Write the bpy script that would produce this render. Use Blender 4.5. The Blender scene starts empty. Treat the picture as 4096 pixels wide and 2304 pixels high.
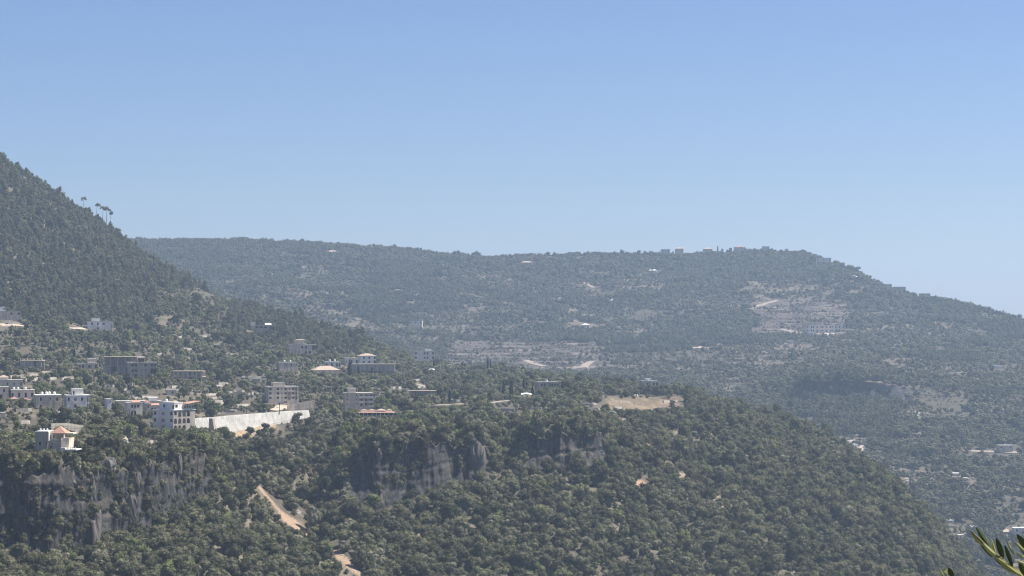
import bpy, bmesh, math, random
import numpy as np
from mathutils import Vector, Matrix

# ------------------------------------------------------------------ camera
SC = bpy.context.scene
COL = SC.collection
F = 8871.0                       # focal length in photo pixels (4096 px wide, 26 degrees)
CX, CY = 2048.0, 1152.0
PITCH = math.atan(148.0 / F)
cam_data = bpy.data.cameras.new('camera')
cam = bpy.data.objects.new('camera', cam_data)
COL.objects.link(cam)
cam_data.sensor_width = 36.0
cam_data.lens = 36.0 * F / 4096.0
cam_data.clip_start = 0.05
cam_data.clip_end = 60000.0
cam.rotation_euler = (math.radians(90) + PITCH, 0, 0)
SC.camera = cam
# ------------------------------------------------------------------ sky, sun, exposure
SUN_EL, SUN_AZ = math.radians(56), math.radians(76)      # azimuth to the right of the view direction
world = bpy.data.worlds.new('World'); SC.world = world; world.use_nodes = True
wn, wl = world.node_tree.nodes, world.node_tree.links
wn.clear()
wo = wn.new('ShaderNodeOutputWorld'); wb = wn.new('ShaderNodeBackground'); ws = wn.new('ShaderNodeTexSky')
ws.sky_type = 'NISHITA'; ws.sun_disc = False
ws.sun_elevation = SUN_EL; ws.sun_rotation = SUN_AZ
ws.altitude = 900; ws.air_density = 1.0; ws.dust_density = 0.7; ws.ozone_density = 6.0
wb.inputs['Strength'].default_value = 0.066
tn = wn.new('ShaderNodeMix'); tn.data_type = 'RGBA'; tn.blend_type = 'MULTIPLY'; tn.inputs[0].default_value = 1.0
tn.inputs[7].default_value = (0.94, 0.92, 1.04, 1)
wl.new(ws.outputs[0], tn.inputs[6]); wl.new(tn.outputs[2], wb.inputs[0]); wl.new(wb.outputs[0], wo.inputs[0])
sd = bpy.data.lights.new('sun', 'SUN'); sun = bpy.data.objects.new('sun', sd); COL.objects.link(sun)
sd.energy = 5.0; sd.angle = math.radians(0.53); sd.color = (1.0, 0.94, 0.85)
SUNV = Vector((math.sin(SUN_AZ) * math.cos(SUN_EL), math.cos(SUN_AZ) * math.cos(SUN_EL), math.sin(SUN_EL)))
sun.rotation_euler = (-SUNV).to_track_quat('-Z', 'Y').to_euler()
sun.location = (400, 200, 600)
SC.view_settings.view_transform = 'Standard'; SC.view_settings.look = 'None'
SC.view_settings.exposure = 0.8; SC.view_settings.gamma = 1.0; SC.view_settings.use_curve_mapping = False
SC.render.engine = 'CYCLES'
cy = SC.cycles
cy.max_bounces = 5; cy.diffuse_bounces = 3; cy.glossy_bounces = 2; cy.transmission_bounces = 3
cy.transparent_max_bounces = 6; cy.volume_bounces = 1
cy.use_denoising = True
cy.filter_width = 1.1
HAZE_DENSITY = 1.17e-4
HAZE_COLOR = (0.58, 0.76, 0.98)
rng = np.random.default_rng(7)
random.seed(7)

# ------------------------------------------------------------------ helpers
cp_, sp_ = math.cos(PITCH), math.sin(PITCH)
def P(px, py, D):
    """world point (arrays allowed) seen at photo pixel px, py at depth D metres"""
    xc = (px - CX) / F * D; v = (CY - py) / F * D
    return xc, D * cp_ - v * sp_, D * sp_ + v * cp_
def PV(px, py, D):
    return Vector(P(px, py, D))
def _h(ix, iy, s):
    n = (ix.astype(np.int64) * 374761393 + iy.astype(np.int64) * 668265263 + s * 1274126177) & 0xffffffff
    n = ((n ^ (n >> 13)) * 1274126177) & 0xffffffff
    return ((n ^ (n >> 16)) & 0xffff) / 65535.0
def vn(x, y, s=0):
    x = np.asarray(x, float); y = np.asarray(y, float)
    ix, iy = np.floor(x), np.floor(y); fx, fy = x - ix, y - iy
    fx = fx * fx * (3 - 2 * fx); fy = fy * fy * (3 - 2 * fy)
    a = _h(ix, iy, s); b = _h(ix + 1, iy, s); c = _h(ix, iy + 1, s); d = _h(ix + 1, iy + 1, s)
    return (a * (1 - fx) + b * fx) * (1 - fy) + (c * (1 - fx) + d * fx) * fy
def fbm(x, y, s=0, o=4):
    r = 0; a = 0.5; t = 0
    for i in range(o):
        r = r + a * vn(x, y, s + i * 17); t += a; a *= 0.5; x = x * 2.03; y = y * 2.03
    return r / t            # 0..1
def sstep(a, b, x):
    t = np.clip((x - a) / (b - a), 0, 1); return t * t * (3 - 2 * t)
def tag(o, label=None, cat=None, group=None, kind=None):
    if label: o['label'] = label
    if cat: o['category'] = cat
    if group: o['group'] = group
    if kind: o['kind'] = kind
    return o
def mesh_np(name, V, Fq, mat=None, smooth=False):
    me = bpy.data.meshes.new(name)
    V = np.asarray(V, np.float32).reshape(-1, 3); Fq = np.asarray(Fq, np.int32)
    n = Fq.shape[1]
    me.vertices.add(len(V)); me.vertices.foreach_set('co', V.ravel())
    me.loops.add(Fq.size); me.loops.foreach_set('vertex_index', Fq.ravel())
    me.polygons.add(len(Fq)); me.polygons.foreach_set('loop_start', np.arange(0, Fq.size, n, dtype=np.int32))
    me.polygons.foreach_set('loop_total', np.full(len(Fq), n, np.int32))
    me.polygons.foreach_set('use_smooth', np.full(len(Fq), smooth, bool))
    me.update(calc_edges=True)
    if mat: me.materials.append(mat)
    return me
def obj(name, me, parent=None, loc=None, rz=None):
    o = bpy.data.objects.new(name, me); COL.objects.link(o)
    if parent: o.parent = parent
    if loc is not None: o.location = loc
    if rz is not None: o.rotation_euler = (0, 0, rz)
    return o

# ------------------------------------------------------------------ materials
MATS = {}
def new_mat(name):
    m = bpy.data.materials.new(name); m.use_nodes = True
    nt = m.node_tree; nt.nodes.clear(); MATS[name] = m
    return m, nt.nodes, nt.links
def rough_mat(name, col, var=0.25, scale=0.6, rough=0.85, bump=0.0, streak=0.0, dirt=None):
    """plain weathered surface: colour with cloudy wear, rain streaks and grain"""
    m, N, L = new_mat(name)
    out = N.new('ShaderNodeOutputMaterial'); b = N.new('ShaderNodeBsdfPrincipled')
    b.inputs['Roughness'].default_value = rough
    b.inputs['Specular IOR Level'].default_value = 0.25
    tc = N.new('ShaderNodeTexCoord')
    n1 = N.new('ShaderNodeTexNoise'); n1.inputs['Scale'].default_value = scale; n1.inputs['Detail'].default_value = 6
    n1.inputs['Roughness'].default_value = 0.65
    L.new(tc.outputs['Object'], n1.inputs['Vector'])
    r = N.new('ShaderNodeMapRange'); r.inputs[1].default_value = 0.3; r.inputs[2].default_value = 0.7
    r.inputs[3].default_value = 1 - var; r.inputs[4].default_value = 1 + var * 0.5
    L.new(n1.outputs[0], r.inputs[0])
    fac = r.outputs[0]
    if streak:
        mp = N.new('ShaderNodeMapping'); mp.inputs['Scale'].default_value = (1.3, 1.3, 0.12)
        L.new(tc.outputs['Object'], mp.inputs[0])
        n2 = N.new('ShaderNodeTexNoise'); n2.inputs['Scale'].default_value = 1.0; n2.inputs['Detail'].default_value = 4
        L.new(mp.outputs[0], n2.inputs['Vector'])
        r2 = N.new('ShaderNodeMapRange'); r2.inputs[1].default_value = 0.35; r2.inputs[2].default_value = 0.6
        r2.inputs[3].default_value = 1 - streak; r2.inputs[4].default_value = 1.0
        L.new(n2.outputs[0], r2.inputs[0])
        mu = N.new('ShaderNodeMath'); mu.operation = 'MULTIPLY'
        L.new(fac, mu.inputs[0]); L.new(r2.outputs[0], mu.inputs[1]); fac = mu.outputs[0]
    mx = N.new('ShaderNodeMix'); mx.data_type = 'RGBA'; mx.blend_type = 'MULTIPLY'
    mx.inputs[0].default_value = 1.0
    mx.inputs[6].default_value = (*col, 1)
    L.new(fac, mx.inputs[7])
    L.new(mx.outputs[2], b.inputs['Base Color'])
    if bump:
        bp = N.new('ShaderNodeBump'); bp.inputs['Strength'].default_value = bump; bp.inputs['Distance'].default_value = 0.1
        L.new(n1.outputs[0], bp.inputs['Height']); L.new(bp.outputs[0], b.inputs['Normal'])
    L.new(b.outputs[0], out.inputs[0])
    return m
def leaf_mat(name, c1, c2, trans=0.30):
    m, N, L = new_mat(name)
    out = N.new('ShaderNodeOutputMaterial')
    df = N.new('ShaderNodeBsdfDiffuse'); tr = N.new('ShaderNodeBsdfTranslucent'); mixs = N.new('ShaderNodeMixShader')
    oi = N.new('ShaderNodeObjectInfo')
    at = N.new('ShaderNodeAttribute'); at.attribute_name = 'tint'
    ad = N.new('ShaderNodeMath'); ad.operation = 'ADD'; L.new(oi.outputs['Random'], ad.inputs[0]); L.new(at.outputs['Fac'], ad.inputs[1])
    fr = N.new('ShaderNodeMath'); fr.operation = 'FRACT'; L.new(ad.outputs[0], fr.inputs[0])
    cr = N.new('ShaderNodeValToRGB'); cr.color_ramp.elements[0].color = (*c1, 1); cr.color_ramp.elements[1].color = (*c2, 1)
    L.new(fr.outputs[0], cr.inputs[0])
    geo = N.new('ShaderNodeNewGeometry')
    nz = N.new('ShaderNodeTexNoise'); nz.inputs['Scale'].default_value = 0.9; nz.inputs['Detail'].default_value = 3
    L.new(geo.outputs['Position'], nz.inputs['Vector'])
    r = N.new('ShaderNodeMapRange'); r.inputs[1].default_value = 0.3; r.inputs[2].default_value = 0.7
    r.inputs[3].default_value = 0.7; r.inputs[4].default_value = 1.35; L.new(nz.outputs[0], r.inputs[0])
    mx = N.new('ShaderNodeMix'); mx.data_type = 'RGBA'; mx.blend_type = 'MULTIPLY'; mx.inputs[0].default_value = 1.0
    L.new(cr.outputs[0], mx.inputs[6]); L.new(r.outputs[0], mx.inputs[7])
    L.new(mx.outputs[2], df.inputs[0])
    mt = N.new('ShaderNodeMix'); mt.data_type = 'RGBA'; mt.blend_type = 'MULTIPLY'; mt.inputs[0].default_value = 1.0
    L.new(mx.outputs[2], mt.inputs[6]); mt.inputs[7].default_value = (1.25, 1.35, 0.7, 1)
    L.new(mt.outputs[2], tr.inputs[0])
    mixs.inputs[0].default_value = trans
    L.new(df.outputs[0], mixs.inputs[1]); L.new(tr.outputs[0], mixs.inputs[2]); L.new(mixs.outputs[0], out.inputs[0])
    return m
leaf_mat('leaf_oak', (0.068, 0.069, 0.044), (0.205, 0.196, 0.128))
leaf_mat('leaf_bright', (0.15, 0.165, 0.075), (0.21, 0.225, 0.105))
leaf_mat('leaf_olive', (0.18, 0.17, 0.125), (0.29, 0.27, 0.20))
leaf_mat('leaf_pine', (0.075, 0.076, 0.052), (0.205, 0.196, 0.135))
leaf_mat('leaf_dry', (0.17, 0.135, 0.095), (0.25, 0.20, 0.14), 0.15)
leaf_mat('leaf_cypress', (0.018, 0.022, 0.016), (0.026, 0.030, 0.020), 0.15)
rough_mat('bark', (0.13, 0.10, 0.08), 0.3, 2.0)

def ground_mat(name):
    m, N, L = new_mat(name)
    out = N.new('ShaderNodeOutputMaterial'); b = N.new('ShaderNodeBsdfPrincipled')
    b.inputs['Roughness'].default_value = 0.95; b.inputs['Specular IOR Level'].default_value = 0.1
    at = N.new('ShaderNodeAttribute'); at.attribute_name = 'soil'
    geo = N.new('ShaderNodeNewGeometry')
    n1 = N.new('ShaderNodeTexNoise'); n1.inputs['Scale'].default_value = 0.8; n1.inputs['Detail'].default_value = 8; n1.inputs['Roughness'].default_value = 0.7
    L.new(geo.outputs['Position'], n1.inputs['Vector'])
    # vertical streaks matter on cliffs only: stretched noise
    mp = N.new('ShaderNodeMapping'); mp.inputs['Scale'].default_value = (0.5, 0.5, 0.035)
    L.new(geo.outputs['Position'], mp.inputs[0])
    n2 = N.new('ShaderNodeTexNoise'); n2.inputs['Scale'].default_value = 1.0; n2.inputs['Detail'].default_value = 5; L.new(mp.outputs[0], n2.inputs['Vector'])
    av = N.new('ShaderNodeAttribute'); av.attribute_name = 'rock'
    r1 = N.new('ShaderNodeMapRange'); r1.inputs[1].default_value = 0.3; r1.inputs[2].default_value = 0.7; r1.inputs[3].default_value = 0.55; r1.inputs[4].default_value = 1.35
    L.new(n1.outputs[0], r1.inputs[0])
    r2 = N.new('ShaderNodeMapRange'); r2.inputs[1].default_value = 0.35; r2.inputs[2].default_value = 0.65; r2.inputs[3].default_value = 0.35; r2.inputs[4].default_value = 1.35
    L.new(n2.outputs[0], r2.inputs[0])
    mm = N.new('ShaderNodeMix'); mm.data_type = 'FLOAT'
    L.new(av.outputs['Fac'], mm.inputs[0]); mm.inputs[2].default_value = 1.0; L.new(r2.outputs[0], mm.inputs[3])
    mu = N.new('ShaderNodeMath'); mu.operation = 'MULTIPLY'; L.new(r1.outputs[0], mu.inputs[0]); L.new(mm.outputs[0], mu.inputs[1])
    mx = N.new('ShaderNodeMix'); mx.data_type = 'RGBA'; mx.blend_type = 'MULTIPLY'; mx.inputs[0].default_value = 1.0
    L.new(at.outputs['Color'], mx.inputs[6]); L.new(mu.outputs[0], mx.inputs[7])
    L.new(mx.outputs[2], b.inputs['Base Color'])
    bp = N.new('ShaderNodeBump'); bp.inputs['Strength'].default_value = 0.8; bp.inputs['Distance'].default_value = 0.6
    L.new(n1.outputs[0], bp.inputs['Height']); L.new(bp.outputs[0], b.inputs['Normal'])
    L.new(b.outputs[0], out.inputs[0])
    return m
GROUND = ground_mat('hillside_soil')

# ------------------------------------------------------------------ terrain
# rows of (depth m, photo y) per column, front to back; the surface through them is a real one in metres
def table(cols, nseg, xs, smooth):
    """cols {px: [(D, y)...]}; returns Darr, Yarr [nx, nt] and the row coordinate t"""
    px = sorted(cols); R = len(cols[px[0]])
    Dk = np.array([[c[0] for c in cols[p]] for p in px], float)
    Yk = np.array([[c[1] for c in cols[p]] for p in px], float)
    Zk = (CY - Yk) / F * Dk
    def ix(A):
        out = np.stack([np.interp(xs, px, A[:, r]) for r in range(R)], 1)
        k = int(smooth / (xs[1] - xs[0])) | 1
        ker = np.hanning(k + 2)[1:-1]; ker /= ker.sum()
        pad = k // 2
        return np.stack([np.convolve(np.pad(out[:, r], pad, mode='edge'), ker, 'valid') for r in range(R)], 1)
    Dx, Zx = ix(Dk), ix(Zk)
    t = np.concatenate([[r + i / nseg[r] for i in range(nseg[r])] for r in range(R - 1)] + [[R - 1]])
    r0 = np.minimum(t.astype(int), R - 2); f = t - r0
    D = Dx[:, r0] * (1 - f) + Dx[:, r0 + 1] * f
    Z = Zx[:, r0] * (1 - f) + Zx[:, r0 + 1] * f
    return D, Z, t

near_cols = {
 -1500: [(620,2470),(700,2330),(740,2170),(752,1850),(790,1790),(950,1650),(1200,1500),(1450,1330),(1650,1100),(2000,250),(2400,500)],
 -400: [(600,2600),(690,2350),(740,2180),(752,1860),(790,1810),(950,1670),(1200,1545),(1450,1385),(1650,1190),(2000,480),(2400,700)],
 0:   [(600,2700),(690,2370),(740,2190),(752,1865),(790,1812),(950,1680),(1200,1565),(1450,1410),(1650,1240),(2030,640),(2450,800)],
 200: [(610,2750),(700,2370),(750,2200),(763,1868),(800,1800),(960,1680),(1210,1565),(1450,1425),(1680,1265),(2060,765),(2450,930)],
 400: [(620,2800),(720,2370),(770,2180),(785,1860),(820,1792),(980,1692),(1220,1568),(1450,1440),(1700,1290),(2090,885),(2450,1050)],
 600: [(640,2850),(730,2370),(800,2090),(812,1850),(850,1775),(1000,1730),(1230,1575),(1480,1450),(1720,1310),(2090,1035),(2400,1200)],
 820: [(650,2850),(740,2370),(850,2010),(862,1800),(900,1785),(1050,1738),(1260,1585),(1500,1478),(1750,1345),(2060,1150),(2350,1300)],
 920: [(660,2850),(760,2370),(840,2090),(930,1890),(1060,1762),(1120,1668),(1290,1592),(1520,1478),(1780,1350),(2050,1210),(2300,1340)],
 1240:[(700,2850),(800,2370),(890,2150),(1000,1900),(1120,1740),(1215,1648),(1380,1578),(1600,1460),(1850,1370),(2050,1300),(2250,1400)],
 1400:[(710,2850),(815,2370),(920,2040),(945,1865),(1010,1775),(1220,1655),(1430,1565),(1650,1465),(1850,1400),(2000,1345),(2200,1430)],
 1500:[(720,2850),(825,2370),(940,2000),(954,1785),(1000,1755),(1225,1658),(1450,1560),(1660,1470),(1850,1412),(2000,1372),(2200,1450)],
 1700:[(730,2850),(835,2370),(962,1975),(974,1762),(1010,1735),(1240,1650),(1450,1565),(1700,1500),(1860,1462),(1960,1448),(2160,1530)],
 1810:[(740,2850),(840,2370),(985,1930),(998,1772),(1030,1735),(1250,1648),(1460,1567),(1700,1508),(1850,1480),(1950,1476),(2100,1560)],
 1920:[(745,2850),(845,2370),(1000,1905),(1013,1775),(1040,1725),(1260,1645),(1480,1567),(1700,1512),(1850,1484),(1940,1480),(2080,1570)],
 2000:[(750,2850),(850,2370),(1010,1905),(1055,1770),(1090,1725),(1290,1640),(1490,1568),(1700,1515),(1850,1488),(1930,1482),(2080,1570)],
 2150:[(760,2850),(865,2370),(1030,1870),(1046,1735),(1085,1700),(1280,1632),(1480,1570),(1660,1525),(1780,1508),(1850,1502),(2000,1590)],
 2380:[(780,2850),(885,2370),(1060,1850),(1074,1705),(1120,1680),(1260,1622),(1440,1575),(1580,1552),(1680,1545),(1730,1545),(1880,1630)],
 2460:[(785,2850),(895,2370),(1070,1870),(1120,1750),(1180,1690),(1280,1635),(1420,1590),(1540,1570),(1630,1560),(1690,1560),(1840,1650)],
 2800:[(800,2850),(920,2370),(1080,1980),(1180,1800),(1240,1710),(1300,1670),(1380,1643),(1450,1630),(1520,1622),(1580,1620),(1730,1720)],
 3100:[(830,2850),(950,2370),(1080,2050),(1180,1880),(1260,1780),(1320,1733),(1380,1705),(1420,1695),(1460,1690),(1500,1690),(1650,1800)],
 3300:[(850,2850),(970,2370),(1080,2110),(1170,1970),(1240,1890),(1290,1850),(1340,1822),(1380,1810),(1410,1803),(1440,1802),(1590,1920)],
 3500:[(870,2850),(990,2380),(1080,2170),(1150,2080),(1210,2015),(1250,1980),(1290,1955),(1320,1942),(1350,1936),(1380,1934),(1500,2060)],
 3700:[(890,2900),(1010,2420),(1070,2280),(1120,2205),(1160,2160),(1190,2135),(1220,2118),(1250,2108),(1270,2104),(1300,2103),(1420,2230)],
 3900:[(920,2950),(1010,2560),(1060,2480),(1090,2425),(1120,2390),(1145,2368),(1165,2350),(1185,2342),(1205,2338),(1225,2336),(1340,2460)],
 4300:[(920,3300),(1010,3000),(1050,2930),(1080,2880),(1105,2850),(1130,2830),(1150,2815),(1170,2805),(1185,2800),(1200,2800),(1300,2920)],
 5000:[(920,3900),(1010,3700),(1050,3650),(1080,3600),(1105,3580),(1130,3560),(1150,3550),(1170,3540),(1185,3540),(1200,3540),(1300,3650)],
}
for k, dy in ((-1500, 45), (-400, 45), (0, 45), (200, 45), (400, 40), (600, 42), (820, 36), (1500, 42), (1700, 44), (1810, 42), (1920, 36), (2150, 30), (2380, 32)):
    c = near_cols[k]; D_, y_ = c[2]; c[2] = (D_ - 6.0, y_ + dy)
for k in (-1500, -400, 0, 200, 400, 600, 820, 1500, 1700, 1810, 1920, 2150, 2380):
    c = near_cols[k]; (Dc, yc), (Dt, yt_) = c[2], c[3]
    c[3] = (Dc + 4.0, CY - (CY - yt_) * Dt / (Dc + 4.0))
for k in near_cols:      # a valley-side row in front and a falling back row behind
    c = near_cols[k]
    D0, y0 = c[0]; z0 = (CY - y0) / F * D0
    c.insert(0, (450.0, CY - (z0 - 28) / 450.0 * F))
    Db, yb = c[-1]; zb = (CY - yb) / F * Db
    c.append((Db + 160, CY - (zb - 95) / (Db + 160) * F))
NX = np.arange(-900, 4700, 6.0)
nseg = [14, 16, 64, 56, 20, 52, 52, 52, 44, 76, 16, 6]
ND, NZ, NT = table(near_cols, nseg, NX, 34)
NXX = NX[:, None] + 0 * ND
rim = (fbm(NXX / 38, 0 * NXX + 3, 71, 3) - 0.5) * 9.0 * np.exp(-((NT - 4.0) / 0.45) ** 2)
NZ = NZ + rim
wx = (NXX - CX) / F * ND
# relief
rowA = 3.0      # row index of the cliff base
cliff_span = sstep(0, 1, 1)
def cl(x, a, b, w=22): return sstep(a - w, a + w, x) * (1 - sstep(b - w, b + w, x))
cliff_x = np.maximum.reduce([cl(NXX, -1600, 862, 10), cl(NXX, 1400, 1945), cl(NXX, 2110, 2420)])
rowf = np.clip(1 - np.abs(NT - 3.5) / 0.5, 0, 1) ** 0.35          # 1 on the cliff face, 0 beyond base and top
rowf = np.broadcast_to(rowf, ND.shape)
near_rel = 1.0 - 0.6 * np.exp(-((NT - 3.5) / 0.5) ** 2)
NZ0 = NZ + (fbm(wx / 90, ND / 90, 3) - 0.5) * 9 * near_rel * sstep(1.0, 2.0, NT) + (fbm(wx / 22, ND / 22, 9) - 0.5) * 2.6 + (fbm(wx / 75, ND / 230, 13, 3) - 0.5) * 24 * sstep(2480, 2800, NXX) * sstep(1.8, 2.6, NT)
# terraces: small steps in the village ground
tm = sstep(4.2, 5, NT) * (1 - sstep(7.6, 8.2, NT))
step = 2.2
q = NZ0 / step; NZ0 = NZ0 * (1 - 0.6 * tm) + 0.6 * tm * (np.floor(q) + sstep(0.65, 0.95, q - np.floor(q))) * step
# gully and the dirt scar that runs down it
path = [(1035, 1948), (1090, 2010), (1120, 2045), (1165, 2085), (1215, 2135), (1270, 2165), (1340, 2205), (1400, 2262), (1450, 2310)]
Y0n = CY - NZ0 / ND * F
def seg_dist(px, py, pts):
    d = np.full(np.shape(px), 1e9)
    for (x0, y0), (x1, y1) in zip(pts[:-1], pts[1:]):
        vx, vy = x1 - x0, y1 - y0; L2 = vx * vx + vy * vy
        t = np.clip(((px - x0) * vx + (py - y0) * vy) / L2, 0, 1)
        d = np.minimum(d, np.hypot(px - x0 - t * vx, py - y0 - t * vy))
    return d
# cliff displacement (rock ribs and ledges), towards or away from the viewer
zf = NZ0
ribs = (fbm(wx / 13, zf / 70, 21, 3) - 0.5) * 17 + (1 - np.abs(fbm(wx / 4.6, zf / 40, 5, 3) - 0.5) * 4) * 3.2 + (fbm(wx / 1.8, zf / 4.0, 31, 3) - 0.5) * 2.4
ribs = ribs + (fbm(wx / 6, zf / 9, 41, 2) - 0.5) * 4
ribs = ribs + np.where(fbm(wx / 9, zf / 14, 77, 2) > 0.55, 1.6, 0)
NDd = ND + ribs * cliff_x * rowf
bed = vn(0 * wx, zf / 1.7 + 1.5 * fbm(wx / 12, zf / 12, 55, 2), 66)
NDd = NDd + (bed - 0.5) * 2.2 * cliff_x * rowf
scr = cliff_x * rowf
X, Y, Z = P(NXX, CY - NZ0 / ND * F, ND)
push = (NDd - ND)
Y = Y + push; 
NWX, NWY, NWZ = X, Y, Z
Ynpx = CY - NZ0 / ND * F          # photo row of every vertex (undisplaced)

def soil_near():
    n = fbm(wx / 30, ND / 30, 50); n2 = fbm(wx / 7, ND / 7, 61)
    base = np.array([0.115, 0.098, 0.075]); dry = np.array([0.20, 0.165, 0.12]); green = np.array([0.07, 0.075, 0.045])
    c = base + (dry - base) * sstep(0.5, 0.72, n)[..., None] * 0.8
    c = c + (green - c) * (sstep(0.5, 0.7, n2) * 0.6)[..., None]
    rock = np.array([0.062, 0.060, 0.059]); rock2 = np.array([0.100, 0.088, 0.078])
    rr = rock + (rock2 - rock) * sstep(0.48, 0.68, fbm(wx / 11, zf / 16, 88))[..., None]
    rk = np.clip(cliff_x * sstep(0.0, 0.4, rowf), 0, 1)
    c = c + (rr - c) * rk[..., None]
    scar = np.array([0.36, 0.255, 0.175])
    pd = seg_dist(NXX, Ynpx, path); wd = 5 + 17 * np.exp(-((Ynpx - 2090) / 38) ** 2) + 11 * np.exp(-((Ynpx - 2250) / 36) ** 2)
    c = c + (scar - c) * (1 - sstep(0.7, 1.2, pd / wd + 1.1 * (fbm(wx / 5, ND / 5, 4) - 0.5)))[..., None]
    ps = [(2490, 1690), (2570, 1770), (2650, 1850), (2760, 1930), (2860, 1990), (2930, 2050)]
    pd = seg_dist(NXX, Ynpx, ps)
    scar2 = np.array([0.30, 0.225, 0.165])
    c = c + (scar2 - c) * ((1 - sstep(0.5, 1.5, pd / 24 + (fbm(wx / 8, ND / 8, 14) - 0.5))) * 0.85)[..., None]
    pd = seg_dist(NXX, Ynpx, [(2560, 1942), (2602, 1972)])
    c = c + (np.array([0.40, 0.26, 0.18]) - c) * (1 - sstep(0.8, 1.2, pd / 22 + 0.5 * (fbm(wx / 4, ND / 4, 4) - 0.5)))[..., None]
    # golden field on the shelf
    ye = Ynpx + 14 * (fbm(wx / 9, ND / 30, 33) - 0.5)
    f = sstep(2400, 2450, NXX) * (1 - sstep(2690, 2750, NXX)) * sstep(1588, 1600, ye) * (1 - sstep(1638, 1650, ye)) * (NT > 4.5)
    fg = (np.array([0.22, 0.172, 0.11]) + np.array([-0.02, -0.035, 0.0]) * sstep(2600, 2700, NXX)[..., None]) * (0.45 + 1.0 * fbm(wx / 7, ND / 16, 70)[..., None])
    f = f * sstep(0.30, 0.45, fbm(wx / 12, ND / 12, 72) + 0.25 * np.clip(np.minimum(NXX - 2420, 2730 - NXX) / 40, 0, 1))
    c = c + (fg - c) * f[..., None]
    # dry ground below the retaining wall
    pd = seg_dist(NXX, Ynpx, [(900, 1740), (990, 1722), (1080, 1695)])
    c = c + (np.array([0.36, 0.27, 0.17]) - c) * (1 - sstep(0.7, 1.2, pd / 26 + 0.6 * (n2 - 0.5)))[..., None]
    # pale bare ground among the houses
    for (ax, ay, bx, by, w) in [(210, 1478, 300, 1484, 8), (0, 1500, 160, 1518, 9), (0, 1298, 90, 1302, 6), (100, 1275, 140, 1283, 6), (275, 1725, 325, 1728, 9), (540, 1762, 640, 1775, 8), (430, 1745, 560, 1760, 6), (1085, 1632, 1150, 1625, 10)]:
        pd = seg_dist(NXX, Ynpx, [(ax, ay), (bx, by)])
        c = c + (np.array([0.42, 0.35, 0.27]) - c) * (1 - sstep(0.6, 1.2, pd / w + 0.5 * (n2 - 0.5)))[..., None]
    return c, rk
def grid_faces(nx, nt, keep=None):
    i = np.arange(nx - 1)[:, None] * nt + np.arange(nt - 1)[None, :]
    f = np.stack([i, i + nt, i + nt + 1, i + 1], -1)
    return f[keep] if keep is not None else f.reshape(-1, 4)
def terrain_obj(name, X, Y, Z, c, rk):
    nx, nt = X.shape
    me = mesh_np(name, np.stack([X, Y, Z], -1).reshape(-1, 3), grid_faces(nx, nt), GROUND, True)
    a = me.attributes.new('soil', 'FLOAT_COLOR', 'POINT')
    a.data.foreach_set('color', np.concatenate([c.reshape(-1, 3), np.ones((nx * nt, 1))], 1).astype(np.float32).ravel())
    a = me.attributes.new('rock', 'FLOAT', 'POINT'); a.data.foreach_set('value', rk.ravel().astype(np.float32))
    return tag(obj(name, me), kind='structure')
c_near, rk_near = soil_near()
tag(terrain_obj('village_hillside', NWX, NWY, NWZ, c_near, rk_near), 'rocky hillside shelf with grey cliffs below the village')

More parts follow.
